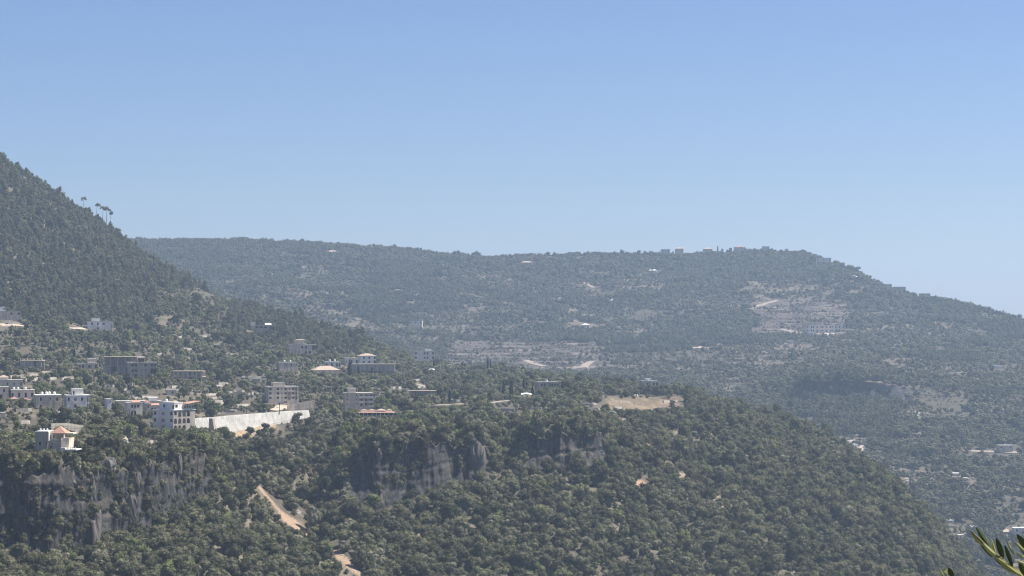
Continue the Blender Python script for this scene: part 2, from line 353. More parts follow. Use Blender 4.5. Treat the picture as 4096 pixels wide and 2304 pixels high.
far_cols = {
 -1500:[(2300,1700),(2450,1560),(2600,1470),(2640,1450),(2800,1380),(2950,1290),(3150,1180),(3400,1080),(3700,965)],
 600: [(2300,1700),(2450,1560),(2600,1470),(2640,1450),(2800,1380),(2950,1290),(3150,1170),(3400,1070),(3700,970)],
 1000:[(2300,1700),(2450,1560),(2600,1470),(2640,1450),(2800,1380),(2900,1300),(3100,1190),(3350,1080),(3720,968)],
 1300:[(2250,1700),(2450,1560),(2600,1470),(2640,1450),(2800,1390),(2920,1310),(3120,1200),(3400,1090),(3730,982)],
 1650:[(2200,1700),(2420,1560),(2560,1480),(2600,1460),(2800,1400),(2950,1320),(3150,1210),(3400,1100),(3740,1006)],
 1950:[(2150,1700),(2350,1580),(2500,1500),(2540,1485),(2800,1405),(2960,1340),(3160,1220),(3400,1120),(3640,1036)],
 2080:[(2150,1700),(2350,1580),(2500,1500),(2540,1485),(2800,1405),(2960,1340),(3160,1220),(3400,1120),(3650,1024)],
 2400:[(2100,1720),(2330,1600),(2480,1510),(2530,1490),(2800,1405),(2960,1345),(3160,1230),(3420,1120),(3690,1022)],
 2800:[(1900,1780),(2150,1660),(2350,1570),(2400,1545),(2750,1412),(2950,1345),(3160,1230),(3420,1110),(3700,1020)],
 3050:[(1780,1880),(2050,1740),(2270,1610),(2310,1570),(2740,1405),(2950,1335),(3160,1220),(3400,1110),(3680,1008)],
 3200:[(1700,1960),(2000,1790),(2250,1625),(2285,1560),(2720,1400),(2950,1330),(3150,1225),(3380,1120),(3640,1016)],
 3225:[(1690,1975),(1990,1800),(2250,1598),(2262,1518),(2715,1400),(2945,1330),(3145,1225),(3370,1122),(3625,1024)],
 3400:[(1650,2100),(1950,1830),(2235,1596),(2247,1518),(2680,1400),(2900,1330),(3080,1245),(3260,1160),(3480,1080)],
 3480:[(1640,2150),(1930,1850),(2225,1600),(2237,1530),(2660,1405),(2880,1335),(3050,1255),(3220,1180),(3400,1130)],
 3640:[(1600,2260),(1900,1900),(2210,1620),(2240,1545),(2640,1410),(2840,1340),(3000,1275),(3140,1225),(3290,1185)],
 3850:[(1550,2400),(1850,1960),(2180,1660),(2250,1575),(2600,1430),(2780,1360),(2920,1305),(3050,1255),(3180,1222)],
 4096:[(1500,2560),(1800,2030),(2150,1690),(2250,1600),(2550,1460),(2700,1400),(2830,1350),(2960,1315),(3080,1290)],
 4700:[(1500,2700),(1750,2200),(2100,1800),(2200,1720),(2450,1620),(2600,1560),(2720,1510),(2850,1460),(2980,1440)],
 5400:[(1500,2750),(1750,2350),(2100,1950),(2200,1880),(2450,1780),(2600,1730),(2720,1680),(2850,1640),(2980,1620)],
}
for k in far_cols:
    c = far_cols[k]
    D0, y0 = c[0]; z0 = (CY - y0) / F * D0
    c.insert(0, (D0 - 350, CY - (z0 - 25) / (D0 - 350) * F))
    Db, yb = c[-1]; zb = (CY - yb) / F * Db
    c.append((Db + 250, CY - (zb - 60) / (Db + 250) * F))
    c.append((Db + 1200, CY - (zb - 260) / (Db + 1200) * F))
    c.append((7800.0, CY - (-420) / 7800.0 * F))
FX = np.arange(100, 5200, 9.0)
fseg = [6, 30, 40, 30, 50, 40, 44, 44, 44, 12, 6, 3]
FD, FZ, FT = table(far_cols, fseg, FX, 40)
FXX = FX[:, None] + 0 * FD
fwx = (FXX - CX) / F * FD
FZ0 = FZ + (fbm(fwx / 260, FD / 260, 203) - 0.5) * 34 * (sstep(5.2, 6.5, FT) * (1 - sstep(8.2, 9, FT))) + (fbm(fwx / 70, FD / 70, 207) - 0.5) * 9 * (1 - 0.5 * sstep(8.5, 9, FT)) + (fbm(fwx / 25, FD / 25, 213) - 0.5) * 3
FYpx0 = CY - FZ0 / FD * F
terr = np.maximum.reduce([cl(FXX, 1750, 2450, 60) * sstep(1350, 1380, FYpx0) * (1 - sstep(1480, 1510, FYpx0)),
                          cl(FXX, 3020, 3400, 30) * sstep(1190, 1215, FYpx0) * (1 - sstep(1330, 1350, FYpx0)),
                          cl(FXX, 3850, 4400, 60) * sstep(1280, 1300, FYpx0) * (1 - sstep(1400, 1430, FYpx0)),
                          0.5 * cl(FXX, 3550, 4000, 60) * sstep(1440, 1460, FYpx0) * (1 - sstep(1500, 1520, FYpx0))])
terr = np.maximum(terr, 0.55 * sstep(0.50, 0.62, fbm(fwx / 150, FD / 120, 351)) * sstep(4.3, 5, FT) * (1 - sstep(8.0, 8.6, FT)))
burn = np.maximum(cl(FXX, 1760, 2440, 70) * sstep(1345, 1385, FYpx0 + 25 * (fbm(fwx / 60, FD / 60, 5) - .5)) * (1 - sstep(1485, 1510, FYpx0)),
                  cl(FXX, 3010, 3400, 22) * sstep(1185, 1215, FYpx0) * (1 - sstep(1340, 1365, FYpx0)))
q = FZ0 / 3.4
terr = terr * sstep(0.3, 0.55, fbm(fwx / 45, FD / 60, 303))
FZ0 = FZ0 * (1 - 0.85 * terr) + 0.85 * terr * (np.floor(q) + sstep(0.6, 0.9, q - np.floor(q))) * 3.4
fcl = np.maximum(cl(FXX, 3215, 3650, 12), 0) * np.clip(1 - np.abs(FT - 3.5) / 0.5, 0, 1) ** 0.4
fr = (fbm(fwx / 26, FZ0 / 90, 21, 3) - 0.5) * 26 + (fbm(fwx / 8, FZ0 / 30, 5, 3) - 0.5) * 7
FYpx = CY - FZ0 / FD * F
X, Y, Z = P(FXX, FYpx, FD)
Y = Y + fr * fcl
FWX, FWY, FWZ = X, Y, Z
def soil_far():
    n = fbm(fwx / 90, FD / 90, 50); n2 = fbm(fwx / 25, FD / 25, 61)
    base = np.array([0.10, 0.09, 0.07]); dry = np.array([0.155, 0.13, 0.098])
    c = base + (dry - base) * sstep(0.40, 0.62, n)[..., None]
    b = np.array([0.105, 0.088, 0.078]) * (0.75 + 0.5 * n2[..., None])
    c = c + (b - c) * burn[..., None]
    pale = np.array([0.42, 0.35, 0.28])
    qq = FZ0 / 3.4; 
    edge = terr * sstep(0.55, 0.7, qq - np.floor(qq)) * sstep(0.35, 0.6, fbm(fwx / 18, FD / 30, 91))
    c = c + (pale - c) * (edge * 0.4)[..., None]
    rk = np.clip(fcl * 1.5, 0, 1)
    c = c + (np.array([0.075, 0.072, 0.072]) - c) * rk[..., None]
    for pts, w in [([(3230, 1330), (3330, 1334)], 9), ([(3160, 1322), (3200, 1334)], 2.5), ([(3000, 1368), (3170, 1372)], 5),
                   ([(2120, 1448), (2150, 1460)], 3), ([(2660, 1375), (2800, 1388)], 8), ([(3500, 1660), (3490, 1730), (3450, 1790)], 16)]:
        pd = seg_dist(FXX, FYpx, pts)
        c = c + (pale * 1.1 - c) * (1 - sstep(0.6, 1.3, pd / w + 0.7 * (n2 - 0.5)))[..., None]
    return c, rk
c_far, rk_far = soil_far()
tag(terrain_obj('far_hills', FWX, FWY, FWZ, c_far, rk_far), 'long wooded ridge across the valley')

# the slope the photographer stands on, and the valley floor between
gx = np.linspace(-700, 900, 60); gy = np.concatenate([np.linspace(-60, 60, 40), np.linspace(75, 520, 30)])
GX, GY = np.meshgrid(gx, gy, indexing='ij')
GZ = np.interp(GY, [-60, -8, 3, 30, 120, 300, 450, 520], [16, -0.6, -1.7, -14, -70, -165, -190, -205]) + (fbm(GX / 14, GY / 14, 8) - 0.5) * 1.2 * sstep(4, 20, np.abs(GY))
GZ = np.minimum(GZ, 12)
cc = np.array([0.14, 0.115, 0.08]) + 0 * GX[..., None]
tag(terrain_obj('near_slope', GX, GY, GZ, cc, 0 * GX), 'dry slope in front of the viewpoint')

def column(which, px):
    A = (NX, ND, NZ0, NT) if which == 'near' else (FX, FD, FZ0, FT)
    i = np.clip((px - A[0][0]) / (A[0][1] - A[0][0]), 0, len(A[0]) - 1.001); k = int(i); f = i - k
    return A[1][k] * (1 - f) + A[1][k + 1] * f, A[2][k] * (1 - f) + A[2][k + 1] * f
def depth_at(px, py, which='near', lo=0.0):
    """depth of the nearest ground seen at a photo pixel"""
    D, Z = column(which, px)
    y = CY - Z / D * F
    y = np.minimum.accumulate(y)
    idx = np.nonzero(y <= py)[0]
    if len(idx) == 0: return float(D[int(np.argmin(y))])
    j = idx[0]
    if j == 0: return float(D[0])
    f = (y[j - 1] - py) / max(1e-6, y[j - 1] - y[j])
    return float(D[j - 1] * (1 - f) + D[j] * f)
def ground_z(x, y, which='near'):
    """ground height under a world point"""
    D = y
    for _ in range(4):
        px = CX + x / D * F
        Dc, Zc = column(which, px)
        v = float(np.interp(D, Dc, Zc))
        D = (y + v * sp_) / cp_
    return D * sp_ + v * cp_
def drop(px, py, which='near'):
    D = depth_at(px, py, which)
    return PV(px, py, D), D
# ------------------------------------------------------------------ trees
def rand_dirs(n, r, up=0.0):
    v = r.normal(size=(n, 3)); v /= np.linalg.norm(v, axis=1, keepdims=True)
    if up: v[:, 2] = np.abs(v[:, 2]) * up + v[:, 2] * (1 - up); v /= np.linalg.norm(v, axis=1, keepdims=True)
    return v
ICO_V, ICO_F = None, None
def ico(sub):
    bm = bmesh.new(); bmesh.ops.create_icosphere(bm, subdivisions=sub, radius=1.0)
    V = np.array([v.co[:] for v in bm.verts]); Fc = np.array([[v.index for v in f.verts] for f in bm.faces]); bm.free()
    return V, Fc
ICO1 = ico(1); ICO2 = ico(2)
def leaves_on(c, rad, n, size, r, flat=1.0, inner=0.75):
    """n leafy triangles spread over a lumpy lobe: centre c, radii rad"""
    d = rand_dirs(n, r, 0.35)
    rr = inner + (1.12 - inner) * r.random((n, 1)) ** 0.6
    p = c + d * rad * rr
    nrm = d + r.normal(size=(n, 3)) * 0.45; nrm /= np.linalg.norm(nrm, axis=1, keepdims=True)
    a = np.cross(nrm, r.normal(size=(n, 3))); a /= np.linalg.norm(a, axis=1, keepdims=True)
    b = np.cross(nrm, a)
    s = size * (0.6 + 0.8 * r.random((n, 1)))
    return np.stack([p + a * s, p - a * s * 0.5 + b * s * 0.8, p - a * s * 0.5 - b * s * 0.8], 1).reshape(-1, 3)
def crown_np(kind, r, q=1.0):
    """triangle soup of a crown about 1 unit wide radius=1 at ground 0; returns vertices [3n,3]"""
    T = []
    def core(c, rad):
        V, Fc = ICO1
        V = V * (0.78 + 0.2 * r.random((len(V), 1))) * rad * 0.92 + c
        T.append(V[Fc].reshape(-1, 3))
    if kind in ('oak', 'olive', 'shrub'):
        h = {'oak': 2.1, 'olive': 1.7, 'shrub': 1.25}[kind]
        nl = {'oak': 9, 'olive': 7, 'shrub': 5}[kind]
        nl = int(nl + r.integers(-1, 2))
        core(np.array([0, 0, h * 0.42]), np.array([0.62, 0.62, h * 0.36]))
        for i in range(nl):
            a = 2 * math.pi * (i / nl + r.random() * 0.15); rr = 0.28 + 0.42 * r.random()
            zc = h * (0.34 + 0.46 * r.random()) if i < nl - 2 else h * (0.74 + 0.1 * r.random())
            if i >= nl - 2: rr *= 0.4
            rad = np.array([1, 1, 0.85]) * (0.30 + 0.20 * r.random())
            c = np.array([rr * math.cos(a), rr * math.sin(a), zc])
            core(c, rad)
            T.append(leaves_on(c, rad, int((64 if kind != 'olive' else 46) * q), 0.11 if kind != 'olive' else 0.09, r))
    elif kind == 'pine':          # irregular layered conifer
        h = 2.9
        nl = 13
        for i in range(nl):
            f = (i + 0.3) / nl
            z = h * (0.22 + 0.78 * f)
            rr = (1 - f) ** 0.45 * (0.45 + 0.4 * r.random())
            a = r.random() * 6.28
            rad = np.array([0.46 - 0.12 * f, 0.46 - 0.12 * f, 0.28]) * (0.8 + 0.5 * r.random())
            c = np.array([rr * math.cos(a), rr * math.sin(a), z])
            core(c, rad * 0.8); T.append(leaves_on(c, rad, int(48 * q), 0.11, r))
        core(np.array([0, 0, h * 0.5]), np.array([0.3, 0.3, h * 0.38]))
    elif kind == 'umbrella':
        h = 3.4
        for i in range(9):
            a = 2 * math.pi * i / 9; rr = 0.0 if i == 0 else 0.15 + 0.7 * r.random()
            rad = np.array([0.32, 0.32, 0.22]) * (0.6 + 0.7 * r.random())
            c = np.array([rr * math.cos(a), rr * math.sin(a), h - 0.35 * rr + 0.35 * (r.random() - 0.5)])
            core(c, rad * 0.8); T.append(leaves_on(c, rad, int(60 * q), 0.09, r))
    elif kind == 'cypress':
        h = 7.0
        for i in range(16):
            f = (i + 0.5) / 16
            w = (math.sin(math.pi * min(1, f * 0.86 + 0.12)) ** 0.7) * 0.75
            a = r.random() * 6.28
            rad = np.array([w, w, h / 16 * 1.3]); c = np.array([0.16 * math.cos(a) * w, 0.16 * math.sin(a) * w, h * (0.04 + 0.96 * f)])
            core(c, rad); T.append(leaves_on(c, rad, int(40 * q), 0.10, r, inner=0.9))
    return np.concatenate(T)
def trunk_np(kind, r):
    """tapered, slightly bent trunk with two or three limbs; triangles"""
    T = []
    def tube(p0, p1, r0, r1, n=5):
        p0, p1 = np.array(p0, float), np.array(p1, float); d = p1 - p0; d /= np.linalg.norm(d)
        a = np.cross(d, [0.3, 1, 0.2]); a /= np.linalg.norm(a); b = np.cross(d, a)
        for i in range(n):
            t0, t1 = 2 * math.pi * i / n, 2 * math.pi * (i + 1) / n
            A = p0 + (a * math.cos(t0) + b * math.sin(t0)) * r0; B = p0 + (a * math.cos(t1) + b * math.sin(t1)) * r0
            C = p1 + (a * math.cos(t1) + b * math.sin(t1)) * r1; E = p1 + (a * math.cos(t0) + b * math.sin(t0)) * r1
            T.append(np.array([A, B, C])); T.append(np.array([A, C, E]))
    h = {'oak': 0.9, 'olive': 0.7, 'shrub': 0.4, 'pine': 2.5, 'umbrella': 3.1, 'cypress': 1.2}[kind]
    w = {'pine': 0.09, 'umbrella': 0.075, 'cypress': 0.14}.get(kind, 0.11)
    b1 = (0.05 * r.normal(), 0.05 * r.normal(), h * 0.5); b2 = (0.12 * r.normal(), 0.12 * r.normal(), h)
    tube((0, 0, -0.5), b1, w, w * 0.8); tube(b1, b2, w * 0.8, w * 0.5)
    if kind in ('oak', 'olive', 'umbrella'):
        for i in range(4):
            a = 1.57 * i + r.random()
            tube(b2 if i % 2 else (b1 if kind != 'umbrella' else b2), (b2[0] + 0.5 * math.cos(a), b2[1] + 0.5 * math.sin(a), h + (0.55 if kind != 'umbrella' else 0.22)), w * 0.5, w * 0.2, 4)
    return np.concatenate(T)
def soup_mesh(name, tris, mats, idx=None, tint=None):
    n = len(tris) // 3
    me = mesh_np(name, tris, np.arange(n * 3).reshape(-1, 3))
    for m in mats: me.materials.append(m)
    if idx is not None: me.polygons.foreach_set('material_index', idx.astype(np.int32))
    if tint is not None:
        a = me.attributes.new('tint', 'FLOAT', 'FACE'); a.data.foreach_set('value', tint.astype(np.float32))
    return me
KINDS = {}      # name -> list of (crown mesh, trunk mesh, joined mesh)
def make_kind(name, shape, mat, nvar, seed, q=1.0):
    L = []
    for i in range(nvar):
        r = np.random.default_rng(seed * 100 + i)
        c = crown_np(shape, r, q); t = trunk_np(shape, r)
        cm = soup_mesh(name + '_crown', c, [MATS[mat]])
        tm_ = soup_mesh(name + '_trunk', t, [MATS['bark']])
        j = np.concatenate([c, t]); ix = np.concatenate([np.zeros(len(c) // 3), np.ones(len(t) // 3)])
        jm = soup_mesh(name, j, [MATS[mat], MATS['bark']], ix)
        L.append((cm, tm_, jm))
    KINDS[name] = L
make_kind('oak', 'oak', 'leaf_oak', 6, 1)
make_kind('bright', 'oak', 'leaf_bright', 2, 2)
make_kind('olive', 'olive', 'leaf_olive', 4, 3)
make_kind('pine', 'pine', 'leaf_pine', 5, 4)
make_kind('dry', 'shrub', 'leaf_dry', 3, 5, 0.8)
make_kind('shrub', 'shrub', 'leaf_oak', 4, 6, 0.9)
make_kind('cypress', 'cypress', 'leaf_cypress', 2, 7)
make_kind('umbrella', 'umbrella', 'leaf_pine', 3, 8)
# clumps: groves about 16 m across for the far ridge (unit: metres)
def grove_mesh(name, mix, n, seed, span=17.0, small=1.0):
    r = np.random.default_rng(seed); T = []; I = []; TI = []
    mats = ['leaf_oak', 'leaf_olive', 'leaf_pine', 'leaf_dry']
    for k in range(n):
        kind = r.choice(list(mix), p=list(mix.values()))
        shape = {'leaf_oak': 'oak', 'leaf_olive': 'olive', 'leaf_pine': 'pine', 'leaf_dry': 'shrub'}[kind]
        s = {'oak': 2.5, 'olive': 2.2, 'pine': 2.1, 'shrub': 1.8}[shape] * (0.6 + 0.75 * r.random()) * small
        c = crown_np(shape, r, 0.22)
        # bigger leaves: fewer needed so far away
        a = r.random() * 6.28; R = np.array([[math.cos(a), -math.sin(a), 0], [math.sin(a), math.cos(a), 0], [0, 0, 1]])
        c = c @ R.T * s + np.array([(r.random() - 0.5) * span, (r.random() - 0.5) * span, -0.4])
        T.append(c); m = len(c) // 3; I.append(np.full(m, mats.index(kind))); TI.append(np.full(m, r.random()))
    return soup_mesh(name, np.concatenate(T), [MATS[m] for m in mats], np.concatenate(I), np.concatenate(TI))
GROVES = {
 'wood': [grove_mesh('grove', {'leaf_oak': 0.7, 'leaf_olive': 0.12, 'leaf_pine': 0.13, 'leaf_dry': 0.05}, 14, 900 + i) for i in range(4)],
 'pines': [grove_mesh('grove', {'leaf_oak': 0.25, 'leaf_pine': 0.75}, 13, 920 + i) for i in range(3)],
 'scrub': [grove_mesh('grove', {'leaf_oak': 0.4, 'leaf_olive': 0.3, 'leaf_dry': 0.3}, 9, 940 + i) for i in range(4)],
 'sparse': [grove_mesh('grove', {'leaf_oak': 0.15, 'leaf_olive': 0.35, 'leaf_dry': 0.5}, 9, 960 + i, 17.0, 0.55) for i in range(3)],
}

# rectangles in the photo kept free in front of houses: (x0, y0, x1, y1, depth)
CLEAR = []
def quad_areas(X, Y, Z):
    a = np.stack([X[1:, :-1] - X[:-1, :-1], Y[1:, :-1] - Y[:-1, :-1], Z[1:, :-1] - Z[:-1, :-1]], -1)
    b = np.stack([X[:-1, 1:] - X[:-1, :-1], Y[:-1, 1:] - Y[:-1, :-1], Z[:-1, 1:] - Z[:-1, :-1]], -1)
    c = np.cross(a, b); A = np.linalg.norm(c, axis=-1)
    return A, np.abs(c[..., 2]) / np.maximum(A, 1e-9)
def sample(dens, X, Y, Z, A):
    n = rng.poisson(dens * A)
    i, j = np.nonzero(n); rep = n[i, j]; i = np.repeat(i, rep); j = np.repeat(j, rep)
    u, v = rng.random(len(i)), rng.random(len(i))
    def bl(M): return (M[i, j] * (1 - u) + M[i + 1, j] * u) * (1 - v) + (M[i, j + 1] * (1 - u) + M[i + 1, j + 1] * u) * v
    return i, j, bl(X), bl(Y), bl(Z)
def to_px(x, y, z):
    D = y * cp_ + z * sp_; v = -y * sp_ + z * cp_
    return CX + x / D * F, CY - v / D * F, D
def blocked(x, y, z, h, w):
    """how far a tree must shrink not to hide a house; 0 inside one"""
    px, py, D = to_px(x, y, z)
    top = py - h / D * F; hw = w / D * F
    f = np.ones(len(x))
    for (x0, y0, x1, y1, d) in CLEAR:
        hit = (px + hw * 0.6 > x0) & (px - hw * 0.6 < x1) & (top < y1) & (py > y0) & (D < d)
        f = np.where(hit, np.minimum(f, (py - y1) / F * D / h), f)
        # not inside the house either
        f = np.where((px > x0) & (px < x1) & (D > d - 2) & (D < d + 11) & (y1 - y0 != 51), 0, f)
    return f
def stuff_instances(name, label, cat, pts, meshes):
    """one object that carries many small trees: points + geometry nodes"""
    x, y, z, s, rot, var = pts
    me = bpy.data.meshes.new(name); n = len(x)
    me.vertices.add(n); me.vertices.foreach_set('co', np.stack([x, y, z], 1).astype(np.float32).ravel())
    zs = s * (0.85 + 0.5 * rng.random(n)) if name != 'far_forest' else s
    a = me.attributes.new('scl', 'FLOAT_VECTOR', 'POINT'); a.data.foreach_set('vector', np.stack([s, s, zs], 1).astype(np.float32).ravel())
    for nm, val, ty in ( ('rot', rot, 'FLOAT'), ('var', var, 'INT')):
        a = me.attributes.new(nm, ty, 'POINT'); a.data.foreach_set('value', np.asarray(val, np.int32 if ty == 'INT' else np.float32))
    o = obj(name, me)
    src = bpy.data.collections.new(name + '_sources')
    for i, m in enumerate(meshes):
        so = bpy.data.objects.new('source_%03d' % i, m); src.objects.link(so)
    ng = bpy.data.node_groups.new(name, 'GeometryNodeTree')
    ng.interface.new_socket('Geometry', in_out='INPUT', socket_type='NodeSocketGeometry')
    ng.interface.new_socket('Geometry', in_out='OUTPUT', socket_type='NodeSocketGeometry')
    N, L = ng.nodes, ng.links
    gi, go = N.new('NodeGroupInput'), N.new('NodeGroupOutput')
    ci = N.new('GeometryNodeCollectionInfo'); ci.inputs['Collection'].default_value = src
    ci.inputs['Separate Children'].default_value = True; ci.inputs['Reset Children'].default_value = True
    ip = N.new('GeometryNodeInstanceOnPoints'); ip.inputs['Pick Instance'].default_value = True
    def at(nm, ty):
        a = N.new('GeometryNodeInputNamedAttribute'); a.data_type = ty; a.inputs['Name'].default_value = nm; return a.outputs[0]
    cxyz = N.new('ShaderNodeCombineXYZ'); L.new(at('rot', 'FLOAT'), cxyz.inputs[2])
    L.new(gi.outputs[0], ip.inputs['Points']); L.new(ci.outputs[0], ip.inputs['Instance'])
    L.new(at('var', 'INT'), ip.inputs['Instance Index']); L.new(cxyz.outputs[0], ip.inputs['Rotation'])
    L.new(at('scl', 'FLOAT_VECTOR'), ip.inputs['Scale']); L.new(ip.outputs[0], go.inputs[0])
    md = o.modifiers.new('trees', 'NODES'); md.node_group = ng
    return tag(o, label, cat, kind='stuff')

def place_tree(kname, v, loc, s, rz, name, label, cat, group=None, sz=None):
    cm, tm_, _ = KINDS[kname][v]
    root = bpy.data.objects.new(name, None); COL.objects.link(root)
    root.empty_display_size = 0.5
    root.location = loc; root.rotation_euler = (0, 0, rz); root.scale = (s, s, sz if sz else s)
    c = bpy.data.objects.new('crown', cm); COL.objects.link(c); c.parent = root
    t = bpy.data.objects.new('trunk', tm_); COL.objects.link(t); t.parent = root
    return tag(root, label, cat, group)
# ------------------------------------------------------------------ buildings
rough_mat('white_paint', (0.85, 0.79, 0.71), 0.12, 0.4, 0.8, 0, 0.15)
rough_mat('shaded_white_paint', (0.78, 0.73, 0.68), 0.12, 0.4, 0.8, 0, 0.12)  # white paint of shaded fronts, shade put in as a duller, cooler tone
rough_mat('cream_paint', (0.78, 0.70, 0.57), 0.15, 0.4, 0.85, 0, 0.2)
rough_mat('pink_paint', (0.60, 0.46, 0.38), 0.15, 0.4, 0.85, 0, 0.2)
rough_mat('beige_stone', (0.66, 0.58, 0.45), 0.2, 0.8, 0.9, 0.2, 0.2)
rough_mat('concrete', (0.66, 0.55, 0.42), 0.25, 0.5, 0.95, 0.2, 0.3)
rough_mat('pale_concrete', (0.78, 0.66, 0.51), 0.2, 0.5, 0.95, 0.2, 0.25)
rough_mat('dark_concrete', (0.46, 0.385, 0.30), 0.25, 0.5, 0.95, 0.2, 0.3)
rough_mat('block_grey', (0.42, 0.37, 0.32), 0.2, 0.7, 0.95, 0.2, 0.3)
rough_mat('roof_screed', (0.50, 0.48, 0.43), 0.3, 0.5, 0.95)
rough_mat('roof_white', (0.74, 0.73, 0.69), 0.15, 0.5, 0.8)
rough_mat('roof_tile', (0.50, 0.29, 0.22), 0.3, 1.2, 0.85, 0.2)
rough_mat('roof_tile_pale', (0.55, 0.43, 0.34), 0.3, 1.2, 0.85, 0.2)
rough_mat('roof_tile_ochre', (0.50, 0.35, 0.20), 0.25, 1.2, 0.85, 0.2)
rough_mat('tank_white', (0.78, 0.78, 0.76), 0.08, 2.0, 0.5)
rough_mat('limestone', (0.46, 0.42, 0.35), 0.35, 1.0, 0.95, 0.4)
rough_mat('far_track', (0.33, 0.275, 0.22), 0.3, 0.5, 0.95)
rough_mat('far_stone', (0.26, 0.225, 0.185), 0.35, 1.0, 0.95, 0.4)
rough_mat('wall_white', (0.56, 0.54, 0.49), 0.32, 0.25, 0.95, 0.2, 0.2)
rough_mat('asphalt_pale', (0.34, 0.30, 0.25), 0.2, 0.5, 0.95)
rough_mat('track_dirt', (0.50, 0.41, 0.31), 0.25, 0.5, 0.95)
rough_mat('metal_dark', (0.07, 0.07, 0.075), 0.2, 2.0, 0.6)
rough_mat('wood_pole', (0.12, 0.09, 0.07), 0.2, 2.0, 0.9)
rough_mat('frame_dark', (0.10, 0.09, 0.085), 0.1, 2.0, 0.7)
rough_mat('green_net', (0.06, 0.13, 0.10), 0.3, 0.8, 0.9)
rough_mat('tarp_white', (0.82, 0.82, 0.80), 0.06, 0.5, 0.7)
rough_mat('car_paint', (0.75, 0.75, 0.76), 0.03, 1.0, 0.3)
rough_mat('car_dark', (0.03, 0.03, 0.03), 0.1, 1.0, 0.4)
m, N, L = new_mat('glass_dark')
o_ = N.new('ShaderNodeOutputMaterial'); b_ = N.new('ShaderNodeBsdfPrincipled')
b_.inputs['Base Color'].default_value = (0.012, 0.013, 0.016, 1); b_.inputs['Roughness'].default_value = 0.35; b_.inputs['Specular IOR Level'].default_value = 0.2
L.new(b_.outputs[0], o_.inputs[0])

class MB:
    """collects quads and polygons for ONE mesh object"""
    def __init__(s): s.V = []; s.F = []; s.I = []; s.mi = 0
    def quad(s, *p):
        n = len(s.V); s.V += [tuple(q) for q in p]; s.F.append(tuple(range(n, n + len(p)))); s.I.append(s.mi)
    def box(s, x0, x1, y0, y1, z0, z1):
        s.quad((x0,y0,z0),(x1,y0,z0),(x1,y0,z1),(x0,y0,z1)); s.quad((x1,y0,z0),(x1,y1,z0),(x1,y1,z1),(x1,y0,z1))
        s.quad((x1,y1,z0),(x0,y1,z0),(x0,y1,z1),(x1,y1,z1)); s.quad((x0,y1,z0),(x0,y0,z0),(x0,y0,z1),(x0,y1,z1))
        s.quad((x0,y0,z1),(x1,y0,z1),(x1,y1,z1),(x0,y1,z1)); s.quad((x0,y1,z0),(x1,y1,z0),(x1,y0,z0),(x0,y0,z0))
    def cyl(s, cx, cy, z0, z1, r0, r1, n=8, cap=True):
        A = [(cx + r0*math.cos(6.2832*i/n), cy + r0*math.sin(6.2832*i/n), z0) for i in range(n)]
        B = [(cx + r1*math.cos(6.2832*i/n), cy + r1*math.sin(6.2832*i/n), z1) for i in range(n)]
        for i in range(n): s.quad(A[i], A[(i+1)%n], B[(i+1)%n], B[i])
        if cap: s.quad(*B)
    def tube(s, p0, p1, r0, r1, n=6):
        p0, p1 = Vector(p0), Vector(p1); d = (p1 - p0).normalized()
        a = d.cross(Vector((0.3, 0.9, 0.31))).normalized(); b = d.cross(a)
        A = [p0 + (a*math.cos(6.2832*i/n) + b*math.sin(6.2832*i/n))*r0 for i in range(n)]
        B = [p1 + (a*math.cos(6.2832*i/n) + b*math.sin(6.2832*i/n))*r1 for i in range(n)]
        for i in range(n): s.quad(A[i], A[(i+1)%n], B[(i+1)%n], B[i])
        s.quad(*B)
    def mesh(s, name, mats):
        me = bpy.data.meshes.new(name); me.from_pydata(s.V, [], s.F)
        for m in (mats if isinstance(mats, (list, tuple)) else [mats]): me.materials.append(MATS[m] if isinstance(m, str) else m)
        if any(s.I): me.polygons.foreach_set('material_index', s.I)
        me.update(); return me
    def build(s, name, mats, parent=None, loc=None, rz=None, label=None):
        o = obj(name, s.mesh(name, mats), parent, loc, rz)
        if label: o['label'] = label
        return o

_wcache = {}
def window_part(parent, x, y, z, w, h, ang, detailed):
    """framed window filling an opening: frame with the pane as its child; ang 0 faces -Y"""
    key = (round(w, 1), round(h, 1))
    if key not in _wcache:
        f = MB(); t = 0.09; d = 0.08; w_, h_ = key
        f.box(-w_/2, w_/2, 0, d, 0, t); f.box(-w_/2, w_/2, 0, d, h_-t, h_)
        f.box(-w_/2, -w_/2+t, 0, d, t, h_-t); f.box(w_/2-t, w_/2, 0, d, t, h_-t); f.box(-t/2, t/2, 0.005, d-0.005, t, h_-t)
        p = MB(); p.box(-w_/2+0.02, w_/2-0.02, 0.03, 0.05, 0.02, h_-0.02)
        _wcache[key] = (f.mesh('window', 'frame_dark'), p.mesh('pane', 'glass_dark'))
    fm, pm = _wcache[key]
    if detailed:
        o = obj('window', fm, parent, (x, y, z), ang); obj('pane', pm, o)
    else:
        o = obj('window', pm, parent, (x, y, z), ang)
    o.scale = (w / key[0], 1, h / key[1])

